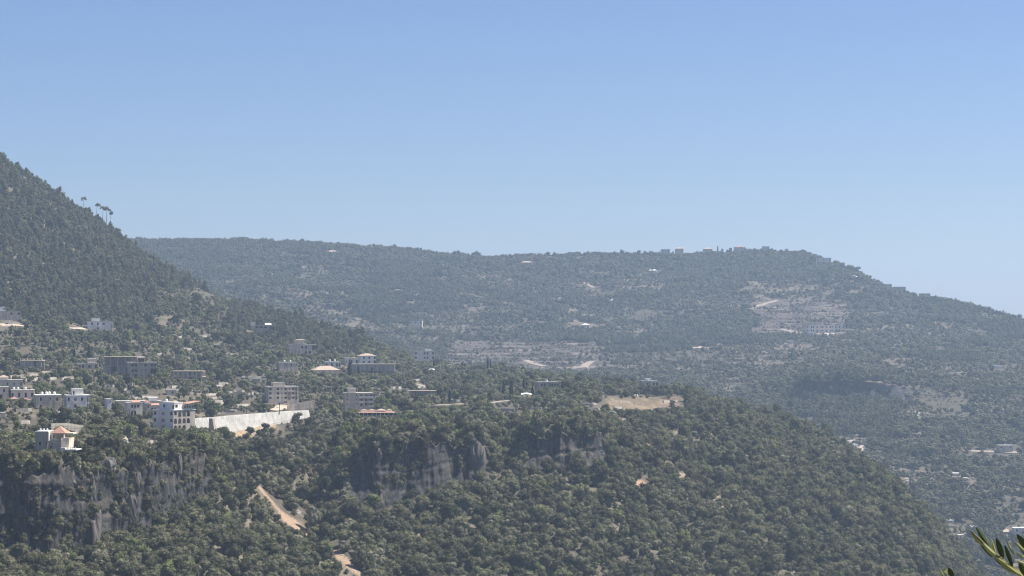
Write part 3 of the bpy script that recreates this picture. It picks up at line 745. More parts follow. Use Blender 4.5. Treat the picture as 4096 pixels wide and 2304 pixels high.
def facade(mb, root, O, U, Nn, w, h, rows, ang, detailed, floor_h=None, balc=None, mats=None):
    """one outer wall with real openings. rows: list of strings, top floor first"""
    O, U, Nn = Vector(O), Vector(U), Vector(Nn); Zv = Vector((0, 0, 1))
    ops = []; n = len(rows); fh = h / max(1, n)
    for r, pat in enumerate(rows):
        zb = h - (r + 1) * fh; k = len(pat)
        for i, ch in enumerate(pat):
            if ch == '.': continue
            cw = w / k; u = (i + 0.5) * cw
            ww, wh, sill = {'w': (min(1.55, cw*.62), fh*.48, fh*.28), 's': (min(0.6, cw*.4), fh*.3, fh*.42), 'W': (cw*.72, fh*.45, fh*.30),
                            'd': (min(1.7, cw*.6), fh*.68, fh*.04), 'D': (min(1.2, cw*.6), fh*.68, fh*.03), 'a': (cw*.72, fh*.76, fh*.03),
                            'o': (cw*.92, fh*.84, fh*.03), 'b': (min(2.0, cw*.75), fh*.68, fh*.03)}[ch]
            ops.append((u - ww/2, u + ww/2, zb + sill, zb + sill + wh, ch))
    us = sorted({0.0, w} | {round(o[0], 4) for o in ops} | {round(o[1], 4) for o in ops})
    for (a, b) in zip(us[:-1], us[1:]):
        if b - a < 1e-4: continue
        m_ = (a + b) / 2
        col_ops = sorted([(o[2], o[3]) for o in ops if o[0] < m_ < o[1]])
        z = -4.0
        for (z0, z1) in col_ops + [(h, h)]:
            if z0 > z + 1e-4: mb.quad(O+U*a+Zv*z, O+U*b+Zv*z, O+U*b+Zv*z0, O+U*a+Zv*z0)
            z = z1
    T = 0.28
    for (a, b, z0, z1, ch) in ops:
        p = [O+U*a+Zv*z0, O+U*b+Zv*z0, O+U*b+Zv*z1, O+U*a+Zv*z1]; q = [v - Nn*T for v in p]
        for i in range(4): mb.quad(p[i], p[(i+1)%4], q[(i+1)%4], q[i])
        if ch == 'a':
            r_ = (b - a) / 2; c = O+U*((a+b)/2)+Zv*(z1-r_)
            for sgn in (-1, 1):
                pts = [c + U*(sgn*r_*math.cos(t)) + Zv*(r_*math.sin(t)) for t in [i*math.pi/2/5 for i in range(6)]]
                cr = c + U*(sgn*r_) + Zv*r_
                for s0, s1 in zip(pts[:-1], pts[1:]):
                    mb.quad(cr + Nn*0.004, s0 + Nn*0.004, s1 + Nn*0.004)
                    mb.quad(s0, s1, s1 - Nn*T, s0 - Nn*T)
        if ch in 'wsWdD':
            c = O + U*((a+b)/2) + Zv*z0 - Nn*0.2
            window_part(root, c.x, c.y, c.z, b - a, z1 - z0, ang, detailed)
        if ch in 'db' and detailed:
            m2 = MB(); pad = 0.5; D_ = 1.2
            # slab and parapet in facade coordinates
            def bx(u0, u1, n0, n1, za, zb):
                P8 = [O+U*u+Nn*nn+Zv*zz for zz in (za, zb) for (u, nn) in ((u0,n0),(u1,n0),(u1,n1),(u0,n1))]
                for f in ((0,1,2,3),(4,5,6,7),(0,1,5,4),(1,2,6,5),(2,3,7,6),(3,0,4,7)): m2.quad(*[P8[i] for i in f])
            bx(a-pad, b+pad, 0.003, D_, z0-0.28, z0-0.08); bx(a-pad, b+pad, D_-0.12, D_, z0-0.08, z0+0.75)
            bx(a-pad, a-pad+0.12, 0.003, D_-0.122, z0-0.08, z0+0.75); bx(b+pad-0.12, b+pad, 0.003, D_-0.122, z0-0.08, z0+0.75)
            m2.build('balcony', balc or mats, root)

def hip_roof(parent, x0, x1, y0, y1, z, rise, mat, over=0.5, n=6, name='roof'):
    """tiled hip roof in stepped courses"""
    mb = MB(); x0 -= over; x1 += over; y0 -= over; y1 += over
    half = min(x1 - x0, y1 - y0) / 2
    for i in range(n):
        a, b = half * i / n, half * (i + 1) / n * 0.999; za, zb = z + rise * i / n, z + rise * (i + 1) / n
        A = [(x0+a,y0+a,za),(x1-a,y0+a,za),(x1-a,y1-a,za),(x0+a,y1-a,za)]
        A2 = [(p[0],p[1],za+0.06) for p in A]
        Bq = [(x0+b,y0+b,zb),(x1-b,y0+b,zb),(x1-b,y1-b,zb),(x0+b,y1-b,zb)]
        for k in range(4):
            mb.quad(A[k], A[(k+1)%4], A2[(k+1)%4], A2[k]); mb.quad(A2[k], A2[(k+1)%4], Bq[(k+1)%4], Bq[k])
    mb.quad((x0,y0,z),(x0,y1,z),(x1,y1,z),(x1,y0,z))
    return mb.build(name, mat, parent)
_tank = None
def water_tank(parent, x, y, z, s=1.0):
    global _tank
    if _tank is None:
        m_ = MB(); m_.cyl(0, 0, 0.25, 1.15, 0.6, 0.6, 10, False); m_.cyl(0, 0, 1.15, 1.4, 0.6, 0.2, 10)
        for a in range(4): m_.box(-0.4+0.7*(a%2), -0.3+0.7*(a%2), -0.4+0.7*(a//2), -0.3+0.7*(a//2), 0, 0.25)
        _tank = m_.mesh('water_tank', 'tank_white')
    o = obj('water_tank', _tank, parent, (x, y, z)); o.scale = (s, s, s)

BUILDINGS = []
def block(root, x0, x1, y0, y1, z0, h, front, right, left, mat, roof, detailed, roofmat=None, over=0.2, balc=None, rise=None):
    mb = MB()
    sub = root
    z0v = Vector((0, 0, z0))
    w, d = x1 - x0, y1 - y0
    if z0 > 0.01:
        # walls start on the floor below, not 4 m under it
        pass
    def fc(O, U, Nn, ww, rows, ang):
        start = len(mb.V)
        facade(mb, root, O, U, Nn, ww, h, rows, ang, detailed, balc=balc, mats=mat)
        if z0 > 0.01:
            for i in range(start, len(mb.V)):
                v = mb.V[i]
                if v[2] < z0 - 0.01: mb.V[i] = (v[0], v[1], z0 + 0.003)
    fc((x0, y0, z0), (1,0,0), (0,-1,0), w, front, 0)
    fc((x1, y0, z0), (0,1,0), (1,0,0), d, right, math.pi/2)
    fc((x0, y1, z0), (0,-1,0), (-1,0,0), d, left, -math.pi/2)
    fc((x1, y1, z0), (-1,0,0), (0,1,0), w, [], math.pi)
    zt = z0 + h
    mb.build('wall', mat, root)
    if roof in ('flat', 'parapet', 'thin'):
        t = 0.12 if roof == 'thin' else 0.28
        r = MB(); r.box(x0-over, x1+over, y0-over, y1+over, zt+0.002, zt+t)
        r.build('roof', roofmat or 'roof_screed', root); zt += t
        if roof == 'parapet':
            p = MB(); k = over
            p.box(x0-k, x1+k, y0-k, y0-k+0.18, zt+0.002, zt+0.7); p.box(x0-k, x1+k, y1+k-0.18, y1+k, zt+0.002, zt+0.7)
            p.box(x0-k, x0-k+0.18, y0-k+0.182, y1+k-0.182, zt+0.002, zt+0.7); p.box(x1+k-0.18, x1+k, y0-k+0.182, y1+k-0.182, zt+0.002, zt+0.7)
            p.build('parapet', mat, root)
    elif roof == 'hip':
        hip_roof(root, x0, x1, y0, y1, zt + 0.002, rise or min(w, d) * 0.26, roofmat or 'roof_tile')
    return zt

def house(label, x0, x1, yb, yt, rows, mat='white_paint', yaw=0.0, d=9.0, which='near', roof='flat', roofmat=None, side=None, extra=None,
          name='house', cat='house', cover=8, tanks=0, D=None, balc=None, group=None, rise=None, over=0.2, dclear=0):
    """a house whose base meets the ground seen at photo row yb"""
    if D is None: D = depth_at((x0 + x1) / 2, yb, which)
    if which == 'near' and side is not None: yaw += 14
    elif which == 'near': yaw += 8
    a = math.radians(yaw)
    Wm = (x1 - x0) / F * D
    if d * abs(math.sin(a)) > 0.62 * Wm: d = 0.62 * Wm / abs(math.sin(a))
    w = (Wm - d * abs(math.sin(a))) / math.cos(a)
    h = (yb - yt) / F * D
    if roof in ('flat', 'parapet'): h -= 0.28
    if roof == 'hip': h -= (rise or min(w, d) * 0.26)
    h = max(h, 1.6)
    # local frame: x 0..w along the front, y 0..d to the back; place so that the outline spans x0..x1
    xs = [0, w * math.cos(a), w * math.cos(a) - d * math.sin(a), -d * math.sin(a)]
    ys = [0, w * math.sin(a), w * math.sin(a) + d * math.cos(a), d * math.cos(a)]
    base = PV(x0, yb, D)
    root = bpy.data.objects.new(name, None); COL.objects.link(root); root.empty_display_size = 2
    root.location = (base.x - min(xs), base.y - min(ys), base.z); root.rotation_euler = (0, 0, a)
    floor_px = (yb - yt) / max(1, len(rows))
    detailed = floor_px > 15
    sd = side if side is not None else ['w.w'] * len(rows) if rows else []
    zt = block(root, 0, w, 0, d, 0, h, rows, sd, sd, mat, roof, detailed, roofmat, over, balc, rise)
    if extra: extra(root, w, d, zt, D / F)
    for i in range(tanks):
        water_tank(root, w * (0.2 + 0.6 * (i + 0.5) / tanks) + (i % 2) * 0.4, d * 0.55 + 0.6 * (i % 3 - 1), zt)
    tag(root, label, cat, group)
    CLEAR.append((x0 - 2, yt, x1 + 2, yb - cover, D + dclear))
    return root

def canopy_roof(parent, x0, x1, y0, y1, z0, z1, mat, t=0.15, name='roof'):
    """lean-to roof falling towards the front"""
    m_ = MB(); P8 = [(x0,y0,z0),(x1,y0,z0),(x1,y1,z1),(x0,y1,z1)]; Q = [(p[0],p[1],p[2]+t) for p in P8]
    m_.quad(*Q); m_.quad(*P8[::-1])
    for i in range(4): m_.quad(P8[i], P8[(i+1)%4], Q[(i+1)%4], Q[i])
    return m_.build(name, mat, parent)
def post(parent, x, y, z0, z1, s=0.3, mat='concrete', name='column'):
    m_ = MB(); m_.box(x-s/2, x+s/2, y-s/2, y+s/2, z0, z1); return m_.build(name, mat, parent)

def skeleton(label, x0, x1, yb, yt, floors, ncol, yaw=0, d=10, which='near', mat='concrete', infill='', cat='unfinished house', cover=16, stubs=False, D=None, slab_over=0.4):
    """bare concrete frame: slabs on columns with some block walls"""
    if D is None: D = depth_at((x0 + x1) / 2, yb, which)
    a = math.radians(yaw); Wm = (x1 - x0) / F * D
    if d * abs(math.sin(a)) > 0.5 * Wm: d = 0.5 * Wm / abs(math.sin(a))
    w = (Wm - d * abs(math.sin(a))) / math.cos(a); h = (yb - yt) / F * D
    xs = [0, w * math.cos(a), w * math.cos(a) - d * math.sin(a), -d * math.sin(a)]; ys = [0, w * math.sin(a), 9, 9]
    base = PV(x0, yb, D); root = bpy.data.objects.new('unfinished_house', None); COL.objects.link(root)
    root.location = (base.x - min(xs), base.y - min(ys[:2]), base.z); root.rotation_euler = (0, 0, a)
    hs = h * (0.78 if stubs else 1.0); fh = hs / floors
    for f in range(floors):
        z0, z1 = f * fh, (f + 1) * fh
        s_ = MB(); s_.box(-slab_over, w + slab_over, -slab_over, d + slab_over, z1 - 0.28, z1); s_.build('floor_slab' if f < floors - 1 else 'roof_slab', mat, root)
        for i in range(ncol):
            for yy in (0.2, d - 0.2):
                post(root, 0.2 + (w - 0.4) * i / (ncol - 1), yy, z0 - (4 if f == 0 else 0) + 0.003, z1 - 0.283, 0.38, mat)
        pat = infill[f] if f < len(infill) else ''
        for i, ch in enumerate(pat):
            u0, u1 = 0.42 + (w - 0.4) * i / (ncol - 1), -0.02 + (w - 0.4) * (i + 1) / (ncol - 1)
            if ch == 'x':
                q = MB(); q.box(u0, u1, 0.1, 0.3, z0 - (3 if f == 0 else 0) + 0.004, z1 - 0.284); q.build('block_wall', 'block_grey', root)
            if ch == 'w':
                q = MB(); c_, hw = (u0 + u1) / 2, min(0.7, (u1-u0)*.3)
                q.box(u0, c_-hw, 0.1, 0.3, z0+0.004-(3 if f == 0 else 0), z1-0.284); q.box(c_+hw, u1, 0.1, 0.3, z0+0.004-(3 if f == 0 else 0), z1-0.284)
                q.box(c_-hw, c_+hw, 0.1, 0.3, z0+0.004-(3 if f == 0 else 0), z0+1.0); q.box(c_-hw, c_+hw, 0.1, 0.3, z1-0.7, z1-0.284)
                q.build('block_wall', mat, root)
        q = MB(); q.box(0.1, w - 0.1, d * 0.6, d * 0.6 + 0.2, z0 + 0.005 - (3 if f == 0 else 0), z1 - 0.285); q.build('back_wall', 'block_grey', root)
    if stubs:
        for i in range(ncol):
            post(root, 0.2 + (w - 0.4) * i / (ncol - 1), 0.2, hs, h * (0.92 + 0.1 * random.random()), 0.3, mat, 'column_stub')
            post(root, 0.2 + (w - 0.4) * (i + 0.4 * random.random()) / (ncol - 0.5), d * 0.7, hs, h * (0.92 + 0.1 * random.random()), 0.3, mat, 'column_stub')
    tag(root, label, cat); CLEAR.append((x0 - 2, yt, x1 + 2, yb - cover, D)); return root

# ---- the cliff-edge house with the pyramid roof
def cottage():
    D = 765.0; k = D / F
    base = PV(140, 1822, D); root = bpy.data.objects.new('cliff_edge_house', None); COL.objects.link(root)
    root.location = base; root.rotation_euler = (0, 0, math.radians(-5))
    g = 'block_grey'
    def W(px): return (px - 140) * k
    def H(py): return (1822 - py) * k
    block(root, 0, W(192), 0, 6.5, 0, H(1728), ['..', '.w.s', '....'][0:0] + ['....', '.w.s', '...'], ['.'], ['.'], g, 'flat', True, 'roof_white', 0.1)
    block(root, W(192) + 0.004, W(244), 1.2, 8, 0, H(1758), ['...', 's..', '...'], ['.'], ['.'], g, 'thin', True, 'pale_concrete', 0.05)
    # return wall, its sunlight painted in white, and open terrace under the tiled roof
    m_ = MB(); m_.box(W(192), W(196), 0.0, 1.19, H(1764), H(1729)); m_.build('pillar', 'white_paint', root)
    for px, yy in ((203, 2.0), (252, 2.0), (203, 7.0), (252, 7.0)):
        post(root, W(px), yy, H(1758) + 0.13, H(1735), 0.42, 'white_paint')
    m_ = MB(); m_.box(W(200), W(256), 1.7, 7.3, H(1737), H(1733)); m_.build('beam', 'pale_concrete', root)
    m_ = MB(); m_.box(W(208), W(250), 6.2, 6.4, H(1758) + 0.13, H(1738)); m_.build('back_wall', 'cream_paint', root)
    hip_roof(root, W(203), W(254), 1.8, 7.2, H(1733) + 0.004, 2.3, 'roof_tile', 0.45, 9, 'tiled_roof')
    m_ = MB(); m_.box(W(256.5), W(285), 3.0, 8, H(1738), H(1733)); m_.build('flat_canopy', 'pale_concrete', root)
    # stair tower on the right with slanting edge
    m_ = MB(); x0, x1 = W(245.2), W(277)
    m_.quad((x0,1.0,-3),(W(268),1.0,-3),(x1,1.0,H(1752)),(x0,1.0,H(1752)))
    m_.quad((W(268),1.0,-3),(W(268),7,-3),(x1,7,H(1752)),(x1,1.0,H(1752)))
    m_.quad((x0,1.0,H(1752)),(x1,1.0,H(1752)),(x1,7,H(1752)),(x0,7,H(1752)))
    m_.quad((x0,7,-3),(x0,1.0,-3),(x0,1.0,H(1752)),(x0,7,H(1752))); m_.build('stair_tower', 'pale_concrete', root)
    m_ = MB(); m_.box(W(243.5), W(246.5), 0.7, 0.99, H(1790), H(1752)); m_.build('white_corner', 'white_paint', root)
    # terrace with white deck, rail posts
    m_ = MB(); m_.box(W(246), W(266), -0.8, 0.99, H(1801), H(1790)); m_.build('parapet', 'white_paint', root)
    m_ = MB(); m_.box(W(266), W(312), -1.2, 5.5, H(1800), H(1796)); m_.build('terrace_deck', 'roof_white', root)
    m_ = MB(); m_.box(W(247), W(262), -0.6, 5, -3, H(1801) - 0.01); m_.build('lower_wall', 'dark_concrete', root)
    for px in (290, 298, 307): post(root, W(px), -0.9, H(1796) + 0.003, H(1786), 0.28, 'white_paint', 'rail_post')
    for px in (270, 290): post(root, W(px), 1.0, -3, H(1800) - 0.003, 0.5, 'dark_concrete', 'support_column')
    m_ = MB(); m_.box(W(130), W(140) - 0.01, 1, 2.2, H(1764), H(1761)); m_.build('awning', 'white_paint', root)
    for i in range(3): water_tank(root, W(150 + 14 * i), 3.5, H(1728) + 0.28, 0.55)
    tag(root, 'grey block house on the cliff edge with an orange pyramid roof and white terrace', 'house')
    CLEAR.append((132, 1700, 262, 1806, D + 1)); CLEAR.append((262, 1725, 312, 1802, D + 1))
cottage()

# ---- white block with the arcaded grey side
def white_block():
    D = 1012.0; k = D / F
    yaw = math.radians(-38)
    # left face 600..692, right face 692..766 as seen
    w = 93 * k / math.cos(yaw); d = 73 * k / abs(math.sin(yaw))
    h = (1722 - 1640) * k
    base = PV(600, 1724, D)
    root = bpy.data.objects.new('apartment_block', None); COL.objects.link(root)
    root.location = (base.x, base.y + w * math.sin(-yaw), base.z); root.rotation_euler = (0, 0, yaw)
    # right-hand corner is nearest; front runs away to the left
    mb = MB(); facade(mb, root, (0,0,0), (1,0,0), (0,-1,0), w, h, ['w.b.w', 'w.b.w', 's.D.s'], 0, True, mats='shaded_white_paint')
    facade(mb, root, (0,d,0), (0,-1,0), (-1,0,0), d, h, ['w.w'] * 3, -math.pi/2, True, mats='shaded_white_paint')
    facade(mb, root, (w,d,0), (-1,0,0), (0,1,0), w, h, [], math.pi, True); mb.build('wall', 'shaded_white_paint', root)
    mb = MB(); facade(mb, root, (w,0,0), (0,1,0), (1,0,0), d, h, ['waaa.', 'aaaa.', 'aaa..'], math.pi/2, True)
    mb.build('arcade_wall', 'block_grey', root, label='bare grey side wall with rows of arches')
    for zz in (1, 2):
        m_ = MB(); m_.box(0.3, w-0.3, 0.3, d-0.3, h*zz/3-0.1, h*zz/3+0.05); m_.build('floor_slab', 'concrete', root)
    m_ = MB(); m_.box(0.3, w - 2.2, 0.3, d-0.3, 0.1, h - 0.3); m_.build('core_wall', 'block_grey', root)
    r = MB(); r.box(-0.25, w+0.35, -0.25, d+0.35, h+0.002, h+0.3); r.build('roof_slab', 'roof_white', root)
    block(root, 2.6, w*0.93, 1.6, d*0.5, h+0.3, 27*k, ['.w..D'], ['w.'], ['.'], 'white_paint', 'flat', True, 'roof_white', 0.15)
    # back wing on the roof with small openings and red tiled lean-to
    block(root, w*0.55, w-0.4, d*0.52, d-0.4, h+0.3, 19*k, ['.w.'], ['wWWw'], ['.'], 'cream_paint', 'flat', True, 'roof_screed', 0.15)
    canopy_roof(root, w - 3.4, w + 1.8, d*0.55, d+2.2, h + 0.3 + 22*k, h + 0.3 + 31*k, 'roof_tile', 0.18, 'tiled_roof')
    water_tank(root, w*0.35, d*0.3, h + 0.3 + 27*k + 0.28, 1.0)
    tag(root, 'white four-storey apartment block with a bare grey arcaded side beside the long retaining wall', 'apartment block')
    CLEAR.append((598, 1615, 790, 1712, D + 4))
white_block()

def pent(u0, u1, v0, v1, hpx, rows=['.w.'], mat='white_paint', roof='flat', roofmat='roof_white', side=['w'], rise=None):
    def f(root, w, d, zt, k):
        block(root, u0*w, u1*w, v0*d, v1*d, zt + 0.002, hpx*k, rows, side, side, mat, roof, True, roofmat, 0.15, None, rise)
    return f
def multi(*fs):
    def f(root, w, d, zt, k):
        for g in fs: g(root, w, d, zt, k)
    return f
def tiles(u0, u1, v0, v1, z0px, z1px, mat='roof_tile'):
    def f(root, w, d, zt, k):
        canopy_roof(root, u0*w, u1*w, v0*d, v1*d, zt + z0px*k, zt + z1px*k, mat, 0.18, 'tiled_canopy')
    return f
def pyramid(u0, u1, v0, v1, z0px, rpx, mat='roof_tile'):
    def f(root, w, d, zt, k):
        for (u, v) in ((u0, v0), (u1, v0), (u0, v1), (u1, v1)): post(root, u*w, v*d, zt, zt + z0px*k, 0.3, 'white_paint')
        hip_roof(root, u0*w, u1*w, v0*d, v1*d, zt + z0px*k + 0.003, rpx*k, mat, 0.3, 5, 'tiled_roof')
    return f

# row above the white block
house('pink-walled two-storey house with a red tiled canopy left of the arcaded block', 483, 566, 1664, 1610, ['.wwW.', '.aa..'], 'cream_paint', 8, 9,
      extra=multi(tiles(0.3, 0.85, -0.1, 0.35, -1, 7), ), side=['w', 'w'], cover=16)
house('narrow pinkish house wing between two red-roofed houses', 560, 602, 1660, 1614, ['.w.', '...'], 'pink_paint', 4, 9, side=['.', '.'],
      extra=pyramid(0.02, 0.85, 0.1, 0.7, 4, 8), cover=18)
house('low white house with a red lean-to roof right behind the arcaded block', 588, 640, 1650, 1622, ['WWw'], 'shaded_white_paint', 0, 8, side=['.'],
      extra=tiles(0.05, 0.9, -0.15, 0.3, 0, 7), cover=16)
house('pale house with an ochre tiled roof behind the white apartment block', 668, 722, 1642, 1601, ['..w', '...'], 'cream_paint', 0, 9, roof='hip', roofmat='roof_tile_ochre', side=['.', '.'], rise=2.0, cover=20)
house('small white cube house at the end of the long grey terrace wall', 407, 448, 1637, 1596, ['..w.', '.s..'], 'white_paint', 6, 8, side=['.', '.'], cover=8)
house('long low grey house behind the pink-walled house', 448, 640, 1630, 1604, ['..w..w..'], 'pale_concrete', 0, 10, side=['.'], roofmat='roof_screed', cover=20, extra=pent(0.72, 0.92, 0.2, 0.8, 10, ['.'], 'white_paint'))
# left terrace of houses
house('long grey-beige two-storey house joined to the white house', 118, 240, 1640, 1580, ['.w..s.b.', '.D......'], 'concrete', 4, 10, side=['.', '.'], roofmat='roof_white', tanks=4, cover=14)
house('white two-storey house with an open corner terrace and rooftop room', 240, 356, 1640, 1581, ['w.b.w.o', '..W...o'], 'shaded_white_paint', 4, 11, side=['o.', 'o.'], roofmat='roof_white',
      extra=pent(0.25, 0.72, 0.2, 0.8, 22, ['D...'], 'white_paint', side=['.']), cover=10, tanks=1)
house('cream house with square windows behind the small hip-roofed shed', 30, 132, 1600, 1560, ['w.w.w.W'], 'cream_paint', -3, 9, side=['.'], tanks=0, cover=10,
      extra=lambda root, w, d, zt, k: [water_tank(root, w * u, 4, zt, 1.0) for u in (0.12, 0.3, 0.62)])
house('grey house with a wide balcony cut by the left photo edge', -30, 31, 1600, 1548, ['..w.', 'bo..'], 'pale_concrete', 0, 9, side=['.', '.'], cover=6)
house('brown flat-roofed house above the cream house', -20, 86, 1556, 1519, ['..s.s.s'], 'beige_stone', 0, 9, side=['.'], cover=6, extra=pent(0.0, 0.4, 0.3, 0.9, 9, ['.'], 'cream_paint', 'hip', 'roof_tile_pale', ['.']))
house('small shed with a red pyramid roof in the olive trees', 34, 68, 1609, 1590, ['.'], 'concrete', 0, 4.5, roof='hip', side=['.'], name='shed', cat='shed', rise=1.2, cover=10)
house('low shed with a worn red tile roof beside the grey-beige house', 82, 118, 1612, 1595, ['.'], 'cream_paint', 0, 4, roof='hip', side=['.'], name='shed', cat='shed', rise=0.9, cover=12)
house('tiny whitewashed hut at the left photo edge among olives', -8, 19, 1672, 1650, ['.'], 'cream_paint', 0, 5, side=['.'], name='hut', cat='hut', cover=4)
house('small square stone hut on the terraces', 655, 704, 1582, 1558, ['..w.'], 'beige_stone', 0, 6, side=['.'], name='hut', cat='hut', cover=4)
# upper village, left
skeleton('unfinished concrete house with rows of column stubs at the far left', 80, 166, 1482, 1430, 1, 6, 0, 9, infill=['xxx.x'], stubs=True)
house('low grey house with a square rooftop room beside the white canopy', 300, 386, 1478, 1453, ['ww.w.w'], 'concrete', 0, 8, side=['w'], tanks=0, cover=4,
      extra=multi(pent(0.5, 0.95, 0.2, 0.8, 17, ['ss.'], 'pale_concrete'), ))
house('three-storey bare concrete house with white-framed end bays', 495, 622, 1516, 1449, ['.WW..w.ww', '.WW.ss.oo', '..o.s.w.w'], 'dark_concrete', 0, 10, side=['w'] * 3, tanks=0, cover=10,
      extra=multi(pent(0.35, 0.6, 0.3, 0.8, 18, ['o'], 'concrete'),), name='house')
skeleton('tall open concrete frame with a long flat slab behind the three-storey house', 410, 560, 1500, 1427, 2, 6, 0, 9, infill=['x.x..', ''])
skeleton('unfinished two-storey house with dark bays right of the three-storey house', 690, 812, 1530, 1484, 2, 7, -4, 9, infill=['x.x.x.', 'wwxwwx'])
house('white hillside house with a small rooftop room below the pines', 338, 440, 1324, 1284, ['.w.d.W..', '...W....'], 'white_paint', 0, 9, side=['w', 'w'], cover=5,
      extra=pent(0.18, 0.52, 0.2, 0.7, 10, ['.'], 'white_paint'), tanks=0)
house('grey house with a long flat roof cut by the left photo edge', -20, 78, 1282, 1244, ['...w.w', '......'], 'concrete', 0, 9, side=['.', '.'], roofmat='roof_screed', cover=4,
      extra=pent(0.0, 0.32, 0.2, 0.8, 16, ['..b'], 'white_paint'))
house('white garage shed beside the track at the left edge', 26, 50, 1299, 1279, ['.'], 'white_paint', 0, 5, side=['.'], name='shed', cat='shed', cover=2)
# middle village
house('dark two-storey house with a small white stair room in the scrub', 992, 1085, 1330, 1301, ['.WWW.', '.....'], 'dark_concrete', 0, 9, side=['.', '.'], cover=8,
      extra=multi(pent(0.0, 0.24, 0.2, 0.8, 11, ['.'], 'concrete', 'flat', 'roof_white'), tiles(0.7, 1.0, 0.1, 0.6, 1, 8, 'roof_white')))
house('grey house with a pale tiled slope and two floors of small windows', 1150, 1262, 1420, 1378, ['...ww.o', '..s.ww.'], 'concrete', -8, 9, side=['w', 'w'], cover=6,
      extra=multi(pent(0.2, 0.62, 0.2, 0.8, 17, ['.'], 'concrete', 'hip', 'roof_tile_pale', ['.'], 0.8)))
house('plain grey two-storey house among dark trees', 1100, 1190, 1493, 1449, ['..s.w.s', '....s..'], 'concrete', 5, 9, side=['.', '.'], cover=10, tanks=2)
house('house with a broad pale hip roof hidden by trees', 1240, 1356, 1497, 1464, ['.'], 'pale_concrete', 0, 11, roof='hip', roofmat='roof_tile_pale', side=['.'], cover=14, rise=2.9, over=0.5)
house('low cream house with five small windows above the broad hip roof', 1290, 1362, 1474, 1446, ['w.w.ww'], 'cream_paint', 0, 9, side=['w'], cover=4, tanks=2)
house('white hilltop house with a pale tiled roof and two dark windows', 1426, 1504, 1457, 1414, ['.w.w.W', '.w.W.o'], 'white_paint', 0, 10, roof='hip', roofmat='roof_tile_pale', side=['w', 'w'], cover=4, rise=1.7)
house('cream house with one large window left of the hilltop house', 1368, 1432, 1464, 1431, ['s.w.w'], 'cream_paint', 0, 9, side=['.'], cover=4)
skeleton('wide grey unfinished block on thin columns below the hilltop house', 1408, 1578, 1505, 1456, 2, 11, 0, 9, infill=['..........', 'xxxxxxxxxx'])
house('tall beige and white house on the plateau skyline', 1652, 1738, 1457, 1404, ['W..ww.w', 'W..ww.w', '..w....'], 'cream_paint', -6, 9, side=['w'] * 3, cover=12,
      extra=pent(0.55, 0.85, 0.2, 0.8, 6, ['.'], 'white_paint'))
house('four-storey bare apartment block with open balcony bays above the sloping wall', 1050, 1192, 1618, 1546, ['w.wswbwo', 'w.wswowo', 'w.wswowo', '....b...'], 'pale_concrete', 4, 11, side=['o.o'] * 4, name='apartment_block', cat='apartment block', cover=4,
      extra=pent(0.18, 0.55, 0.2, 0.7, 14, ['.'], 'concrete', 'flat', 'roof_screed', ['.']), tanks=0)
house('grey apartment block with white balconies above the red-roofed restaurant', 1367, 1492, 1645, 1571, ['..|bbb'.replace('|', 's'), 's.sbwb', 's.sDwb', '......'], 'concrete', -5, 11, side=['w.w'] * 4, name='apartment_block', cat='apartment block', cover=8, balc='white_paint',
      extra=pent(0.12, 0.4, 0.2, 0.7, 16, ['.'], 'concrete', 'flat', 'roof_white', ['.']), tanks=0)
def restaurant():
    D = depth_at(1505, 1668); k = D / F; base = PV(1434, 1668, D)
    root = bpy.data.objects.new('restaurant', None); COL.objects.link(root); root.location = base
    W = 141 * k; z1 = 17 * k
    m_ = MB(); m_.box(1, W - 1, 0.5, 8, -3, 0.6); m_.build('plinth_wall', 'cream_paint', root)
    m_ = MB(); m_.box(0.4, W - 0.4, 5.5, 5.7, 0.61, z1); m_.build('back_wall', 'green_net', root)
    for i in range(9): post(root, 0.4 + (W - 0.8) * i / 8, 0.7, 0.603, z1, 0.3, 'white_paint')
    hip_roof(root, 0, W, 0, 7.5, z1 + 0.003, 10 * k, 'roof_tile', 0.4, 5, 'tiled_roof')
    for u, s in ((0.14, 1.6), (0.36, 1.7), (0.63, 2.4), (0.86, 1.3)):
        c = u * W; zz = z1 + 8.5 * k
        m_ = MB(); m_.box(c - s, c + s, 3.7 - s, 3.7 + s, zz - 0.8, zz); m_.build('turret_wall', 'white_paint', root)
        hip_roof(root, c - s, c + s, 3.7 - s, 3.7 + s, zz + 0.003, (5 if s < 2 else 7) * k, 'roof_tile_pale', 0.3, 4, 'turret_roof')
    tag(root, 'long open restaurant pavilion with a red tiled roof and four little turret roofs', 'restaurant')
    CLEAR.append((1432, 1632, 1577, 1661, D))
restaurant()
skeleton('long row of bare grey columns with a thin slab on the plateau', 1636, 1746, 1588, 1562, 1, 12, 0, 6, infill=['x..........'])
house('long low dark house with a flat roof on the plateau', 2140, 2236, 1552, 1528, ['.ww.oWWW'], 'dark_concrete', 0, 8, side=['.'], cover=4, tanks=1, roofmat='roof_screed')
house('low grey house with a white pillared rooftop pavilion', 2560, 2636, 1552, 1524, ['.w.ww'], 'concrete', 0, 8, side=['.'], cover=8,
      extra=pent(0.28, 0.58, 0.2, 0.8, 9, ['ooo'], 'tarp_white', 'flat', 'roof_white', ['o']))
